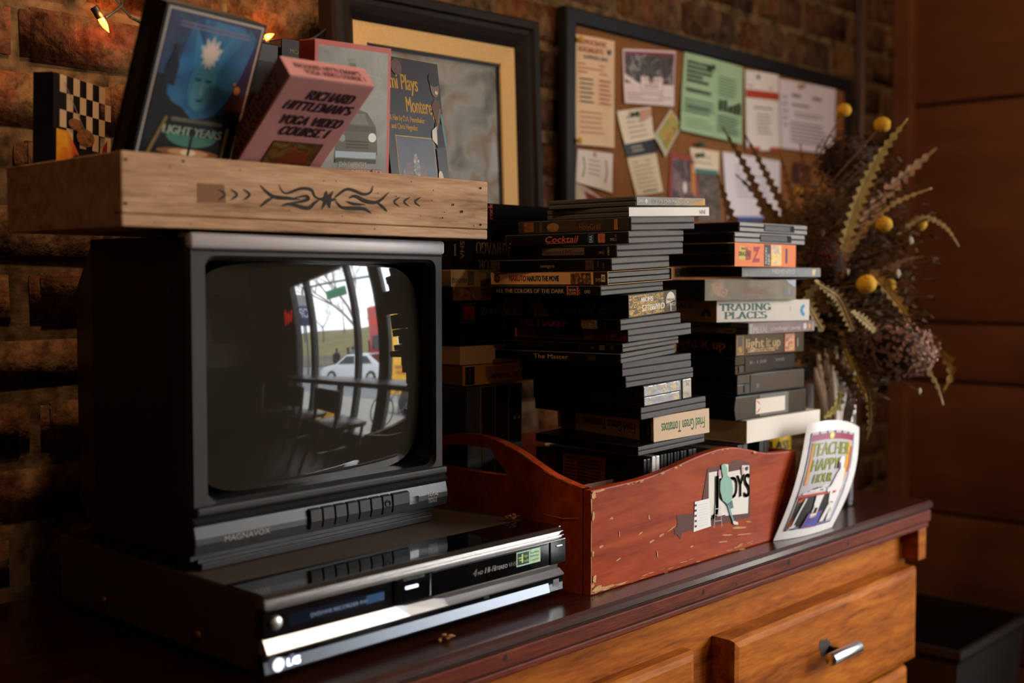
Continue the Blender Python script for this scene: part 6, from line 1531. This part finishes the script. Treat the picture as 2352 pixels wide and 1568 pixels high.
# crumbs of dried flower lying on the dresser and recorder
G13 = 'fallen crumbs of dried flower'
for loc, lb in (((.862, .905, DT + .0045), 'golden flower crumb on the dresser in front of the recorder'), ((1.062, .995, DT + .0935), 'brown flower crumb on the recorder top near the red bin')):
    f = MB()
    for k in range(9): f.ball((random.uniform(-.007, .007), random.uniform(-.004, .004), random.uniform(-.002, .002)), (random.uniform(.002, .004), .002, .002), col('#8a5a1c', .8), 8, .25)
    f.tube([(0, 0, 0), (.010, .002, -.001), (.018, .001, -.002)], .0007, m_stem, 5)
    tag(f.build('flower_crumb'), lb, 'flower crumb', G13, loc)
# ------------------------------------------------------------------ what the tube reflects: window bar, street, park
GZ = -0.70
m_dwood = wood('dark_bar_wood', ['#1a100a', '#2a1a10', '#3a2416'], (9, 1, 9), 3.0, .4)
f = MB(); f.box(2.70, 3.04, WY0 + .01, .12, .785, .825, m_dwood, .004)
for y in (-1.85, -.95, .05): f.box(2.96, 3.03, y - .02, y + .02, 0, .785, m_dwood)
tag(f.build('window_counter'), 'long dark wooden counter along the shop window', 'counter')
def stool(x, y, rz, lb):
    t = thing('dining_chair', lb, 'chair', (x, y, 0), rz, 'chairs at the window counter')
    f = MB(); f.box(-.20, .20, -.19, .19, .47, .51, col('#15100d', .35), .012); f.build('seat', t)
    f = MB(); f.box(-.20, -.17, -.18, .18, .62, .80, m_dwood, .006); f.build('backrest', t)
    for sx in (-1, 1):
        for sy in (-1, 1):
            f = MB(); f.tube([(.19 * sx, .18 * sy, 0), (.17 * sx, .16 * sy, .47 if sx > 0 else .79)], .016, m_dwood, 8); f.build('leg', t)
    f = MB(); f.box(-.17, .17, -.012, .012, .22, .25, m_dwood); f.build('stretcher', t)
for k, (x, y, rz) in enumerate(((2.50, -1.58, 4), (2.55, -1.06, -6), (2.58, -.52, 8))): stool(x, y, R(rz), ('farthest', 'middle', 'nearest')[k] + ' dark low-backed chair at the window counter')
f = MB(); f.box(2.38, 2.90, -2.699, -2.68, 1.30, 2.02, col('#3d3830', .6), .004); F = Face.plane(f, (2.87, -2.6798, 1.33), (-1, 0, 0), (0, 0, 1), .001); F.rect(0, 0, .49, .64, art('wallposter', ['#2a2620', '#4a4438', '#3a352c'], 6, .5))
tag(f.build('wall_poster'), 'dim framed poster on the far wall, seen in the television glass', 'poster')
f = MB(); f.tube(smooth_pts([(3.02, -1.96, 1.46), (3.02, -1.93, 1.66), (3.02, -1.90, 1.48), (3.02, -1.87, 1.62), (3.02, -1.84, 1.50), (3.02, -1.80, 1.64)], 6), .009, col('#ff3020', .3, em=3.0), 8)
tag(f.build('neon_sign'), 'red neon script sign at the far end of the shop window', 'sign')

# outside
f = MB(); f.box(3.25, 9.0, -40, 30, GZ - .3, GZ + .10, col('#8d8a84', .9, var=.1, vscale=2)); struct(f.build('pavement'))
f = MB(); f.box(9.0, 21.0, -60, 40, GZ - .3, GZ, col('#6d6f72', .85, var=.12, vscale=1.5)); struct(f.build('street'))
def hill(a, b):
    x = 21.0 + 75 * a; y = -100 + 150 * b
    return (x, y, GZ + .1 + 7.5 * min(1, a * 1.35) ** .9 + .5 * math.sin(y * .13) * a + .3 * math.sin(x * .2 + y * .07) * a)
f = MB(); f.grid(hill, 24, 40, col('#6b6136', .95, var=.25, vscale=.25)); struct(f.build('hill'))
f = MB(); f.box(21.2, 21.7, -60, 30, GZ, GZ + 1.15, col('#8a8272', .9, var=.3, vscale=2.5)); tag(f.build('stone_wall'), 'low pale stone wall of the park across the street', 'wall')
f = MB(); f.box(22.4, 22.5, -15.5, 8, GZ, GZ + 2.2, col('#2a2e2a', .8)); tag(f.build('park_fence'), 'dark park fence behind the stone wall', 'fence')
def tree(x, y, h, seed, lb, lean=0.0, depth=5, mat=None, base=GZ):
    rn = random.Random(seed); f = MB(); mt = mat or col('#5a4e42', .9)
    def br(p, d, l, r, k):
        q = p + d * l; f.tube([p, p + d * l * .5 + Vector((rn.uniform(-1, 1), rn.uniform(-1, 1), 0)) * l * .05, q], [r, r * .82, r * .66], mt, 6 if k > 2 else 4, False)
        if k == 0: return
        for i in range(rn.choice((2, 3, 3)) if k < 5 else 3):
            s = Vector((rn.uniform(-1, 1), rn.uniform(-1, 1), rn.uniform(-.1, .7))).normalized()
            br(q - d * l * rn.uniform(0, .25), (d * .62 + s * .62).normalized(), l * rn.uniform(.58, .80), r * .60, k - 1)
    br(Vector((0, 0, 0)), Vector((lean * .3, lean, 1)).normalized(), h * .36, h * .020, depth)
    tag(f.build('bare_tree'), lb, 'tree', 'bare trees of the park', (x, y, base))
tree(17.6, -13.2, 9.5, 4, 'tall pale bare tree standing by the street in front of the park wall', .06, 6, col('#8a8074', .9))
for k in range(9):
    x = 38 + (k * 7) % 20; y = -58 + k * 6.2; z = hill((x - 21) / 75, (y + 100) / 150)[2]
    tree(x, y, 7 + (k * 3) % 4, 20 + k, 'leafless grey tree on the park hill behind the wall', 0, 4, col('#6a5f54', .9), z)
def car(x, y, rz, c, lb):
    t = thing('car', lb, 'car', (x, y, GZ), rz)
    mt = col(c, .2, coat=.5)
    P = [(-2.15, .28), (-2.2, .62), (-2.1, .88), (-1.75, .95), (-1.05, 1.40), (.35, 1.42), (1.15, .96), (1.95, .82), (2.18, .60), (2.15, .28)]
    f = MB(); f.prism(P, -.85, .85, 'y', mt, .05); f.build('body', t)
    f = MB()
    for s in (-.856, .856):
        f.prism([(-1.35, .98), (-1.0, 1.33), (-.25, 1.35), (-.25, .98)], s - .004, s + .004, 'y', col('#1a1e22', .08)); f.prism([(-.18, .98), (-.18, 1.35), (.32, 1.36), (.92, .98)], s - .004, s + .004, 'y', col('#1a1e22', .08))
    f.prism([(-1.70, .985), (-1.10, 1.37), (-1.06, 1.38), (-1.72, .99)], -.7, .7, 'y', col('#1a1e22', .08)); f.build('windows', t)
    for sx in (-1.32, 1.35):
        for sy in (-.80, .80):
            f = MB(); f.lathe([(0, -.1), (.30, -.1), (.33, -.07), (.33, .07), (.30, .1), (0, .1)], col('#141414', .7), 20, Matrix.Translation((sx, sy, .33)) @ Matrix.Rotation(PI / 2, 4, 'X')); w = f.build('wheel', t)
            f = MB(); f.lathe([(0, -.112), (.18, -.108), (.2, -.1), (.2, .1), (.18, .108), (0, .112)], col('#9a9c9e', .3, metal=.8), 16, Matrix.Translation((sx, sy, .33)) @ Matrix.Rotation(PI / 2, 4, 'X')); f.build('hubcap', w)
    f = MB()
    for s in (-.68, .68): f.box(-2.22, -2.10, s - .13, s + .13, .66, .84, col('#a02018', .3), .02)
    f.build('tail_lights', t)
car(13.2, -9.1, R(-97), '#d0d3d6', 'white saloon car parked across the street, mirrored in the screen')
t = thing('tour_bus', 'tall red double-deck bus on the street, mirrored in the screen', 'bus', (17.2, -11.4, GZ))
f = MB(); f.box(0, 2.5, 0, 10, .4, 4.15, col('#a8201c', .35, coat=.3), .12); F = Face.plane(f, (0, 10, 0), (0, -1, 0), (0, 0, 1), .01); F.rect(.3, 1.5, 9.7, 2.35, col('#1a2024', .1)); F.rect(.3, 3.0, 9.7, 3.4, col('#c9382c', .4)); F.txt('CITY TOUR', 2.0, 3.55, .55, col('#e6ded0', .5), width=5); f.build('body', t)
F2 = MB(); F = Face.plane(F2, (0, 0, 0), (1, 0, 0), (0, 0, 1), .01); F.rect(.2, 1.3, 2.3, 2.5, col('#1a2024', .1)); F.rect(.2, 3.1, 2.3, 4.0, col('#c9382c', .4)); F2.build('windscreen', t)
for y in (1.8, 7.8):
    f = MB(); f.lathe([(0, -.14), (.46, -.14), (.5, -.1), (.5, .1), (.46, .14), (0, .14)], col('#141414', .7), 20, Matrix.Translation((.1, y, .5)) @ Matrix.Rotation(PI / 2, 4, 'Y')); f.build('wheel', t)
t = thing('delivery_van', 'yellow box van with a portrait on its side, mirrored at the screen edge', 'van', (7.6, -3.2, GZ + .1))
yl = col('#e0a81c', .4)
f = MB(); f.box(0, 2.0, 0, 4.2, .45, 2.58, yl, .05); f.box(.05, 1.95, 4.2, 5.5, .45, 2.1, yl, .08)
F = Face.plane(f, (0, 4.2, 0), (0, -1, 0), (0, 0, 1), .012); F.disc(3.70, 1.75, .22, col('#e0ded6', .5), .42, 24); F.disc(3.70, 1.86, .12, col('#b98a6a', .6), .19, 20); F.disc(3.70, 1.97, .135, col('#1c1512', .6), .11, 16, 0, 180); F.poly([(3.54, 1.40), (3.62, 1.64), (3.78, 1.64), (3.86, 1.40)], col('#2a2a30', .6)); F.txt('BAKERY', .6, 1.5, .5, col('#7a2a14', .5), width=2.0)
F.bars(3.3, .95, 4.1, 1.2, 2, col('#a8501c', .5)); f.build('body', t)
for y in (.8, 4.7):
    f = MB(); f.lathe([(0, -.12), (.34, -.12), (.37, -.08), (.37, .08), (.34, .12), (0, .12)], col('#141414', .7), 20, Matrix.Translation((.08, y, .37)) @ Matrix.Rotation(PI / 2, 4, 'Y')); f.build('wheel', t)
# bicycle by the window
t = thing('bicycle', 'bicycle parked outside the window near the yellow van', 'bicycle', (6.4, -2.0, GZ + .10), R(80))
bk = col('#15161a', .4)
for x in (-.52, .52):
    f = MB(); n = 28; f.tube([(x + .33 * math.cos(2 * PI * i / n), 0, .34 + .33 * math.sin(2 * PI * i / n)) for i in range(n + 1)], .018, bk, 6, False)
    for i in range(9): a = PI * i / 9; f.tube([(x + .33 * math.cos(a), 0, .34 + .33 * math.sin(a)), (x - .33 * math.cos(a), 0, .34 - .33 * math.sin(a))], .002, col('#9a9a9a', .3), 4, False)
    f.build('wheel', t)
f = MB()
for a, b in (((-.52, .34), (-.15, .80)), ((-.15, .80), (.36, .80)), ((-.02, .32), (-.15, .86)), ((-.02, .32), (.38, .74)), ((-.52, .34), (-.02, .32)), ((.34, .98), (.52, .34))): f.tube([(a[0], 0, a[1]), (b[0], 0, b[1])], .016, col('#2a4a6a', .35), 6)
f.build('frame', t)
f = MB(); f.tube([(.34, -.26, 1.0), (.34, .26, 1.0)], .012, bk, 6); f.build('handlebar', t); f = MB(); f.box(-.28, -.04, -.06, .06, .86, .90, bk, .015); f.build('saddle', t)
# sign, sandwich board, street lamp arm with green sign
f = MB(); f.box(4.3, 4.95, -3.72, -3.60, 1.62, 2.02, col('#2a3468', .5), .01); F = Face.plane(f, (4.92, -3.60, 1.60), (-1, 0, 0), (0, 0, 1), .004); F.txt('OPEN', .06, .18, .20, col('#d0d4e0', .5), width=.48); f.box(4.3, 4.95, -3.70, -3.62, 2.02, 2.25, col('#9a9a9a', .6)); f.tube([(4.35, -3.66, GZ), (4.35, -3.66, 1.7)], .03, bk, 8)
tag(f.build('projecting_sign'), 'blue projecting shop sign outside the far end of the window', 'sign')
f = MB(); f.prism([(-.3, 0), (-.22, 0), (0, .62), (.22, 0), (.3, 0), (.03, .8), (-.03, .8)], -.28, .28, 'y', col('#d9a01c', .5)); tag(f.build('sandwich_board'), 'small yellow folding caution board on the pavement outside', 'sign', None, (3.9, -2.15, GZ + .10))
f = MB(); f.tube(smooth_pts([(12.6, -12.8, GZ), (12.6, -12.8, 4.2), (12.7, -11.6, 4.6), (13.0, -7.5, 4.2)], 6), .06, col('#4a5a58', .5), 8); f.box(12.8, 12.9, -10.9, -9.3, 3.7, 4.15, col('#1f6a48', .5), .01); f.box(12.45, 12.75, -12.95, -12.65, 3.2, 4.1, col('#b8801c', .5), .02)
tag(f.build('traffic_light_pole'), 'traffic light pole with a long arm and green street plate', 'street light')
def person(x, y, rz, coat, lb, step=.16, seed=1):
    """one skinned body, walking"""
    V = {'pel': (0, 0, .95), 'chest': (0, .01, 1.32), 'neck': (0, .0, 1.48), 'head': (0, -.02, 1.60), 'crown': (0, -.02, 1.72),
         'hipl': (.10, 0, .90), 'kneel': (.10, -step * .7, .50), 'ankl': (.10, -step, .09), 'toel': (.10, -step - .16, .04), 'hipr': (-.10, 0, .90), 'kneer': (-.10, step * .2, .49), 'ankr': (-.10, step, .12), 'toer': (-.10, step - .15, .04),
         'shl': (.19, .01, 1.40), 'ell': (.24, .06, 1.12), 'wrl': (.23, -.03, .88), 'hal': (.22, -.05, .79), 'shr': (-.19, .01, 1.40), 'elr': (-.24, -.02, 1.12), 'wrr': (-.23, -.12, .90), 'har': (-.22, -.15, .82)}
    E = [('pel', 'chest'), ('chest', 'neck'), ('neck', 'head'), ('head', 'crown'), ('pel', 'hipl'), ('hipl', 'kneel'), ('kneel', 'ankl'), ('ankl', 'toel'), ('pel', 'hipr'), ('hipr', 'kneer'), ('kneer', 'ankr'), ('ankr', 'toer'), ('chest', 'shl'), ('shl', 'ell'), ('ell', 'wrl'), ('wrl', 'hal'), ('chest', 'shr'), ('shr', 'elr'), ('elr', 'wrr'), ('wrr', 'har')]
    RD_ = dict(pel=(.17, .12), chest=(.19, .13), neck=(.06, .06), head=(.085, .10), crown=(.06, .075), hipl=(.10, .10), kneel=(.065, .07), ankl=(.045, .05), toel=(.04, .035), shl=(.075, .075), ell=(.055, .055), wrl=(.04, .04), hal=(.04, .03))
    ks = list(V); me = bpy.data.meshes.new('person'); me.from_pydata([V[k] for k in ks], [(ks.index(a), ks.index(b)) for a, b in E], [])
    o = bpy.data.objects.new('person', me); COL.objects.link(o)
    sk = o.modifiers.new('skin', 'SKIN'); ss = o.modifiers.new('smooth', 'SUBSURF'); ss.levels = 1; ss.render_levels = 1; sk.use_smooth_shade = True
    if not me.skin_vertices: me.attributes.new
    for i, k in enumerate(ks):
        k2 = k if k in RD_ else k[:-1] + 'l'
        me.skin_vertices[0].data[i].radius = RD_[k2]
    me.skin_vertices[0].data[0].use_root = True
    me.materials.append(col(coat, .8))
    tag(o, lb, 'person', None, (x, y, GZ + (.10 if x < 9 else 0)), (0, 0, rz))
    f = MB(); f.ball((0, -.015, 1.70), (.09, .105, .075), col('#1c1512', .8), 20); f.build('hair', o)
try:
    person(15.0, -12.7, R(60), '#1c1e22', 'person in a dark coat walking across the street')
    person(15.8, -12.3, R(-70), '#24242a', 'person in dark clothes walking beside the pale tree', .12)
    person(16.2, -12.2, R(-70), '#6a7480', 'person in a grey jacket next to the dark-clothed walker', .14)
except Exception as ex:
    print('people', ex); raise
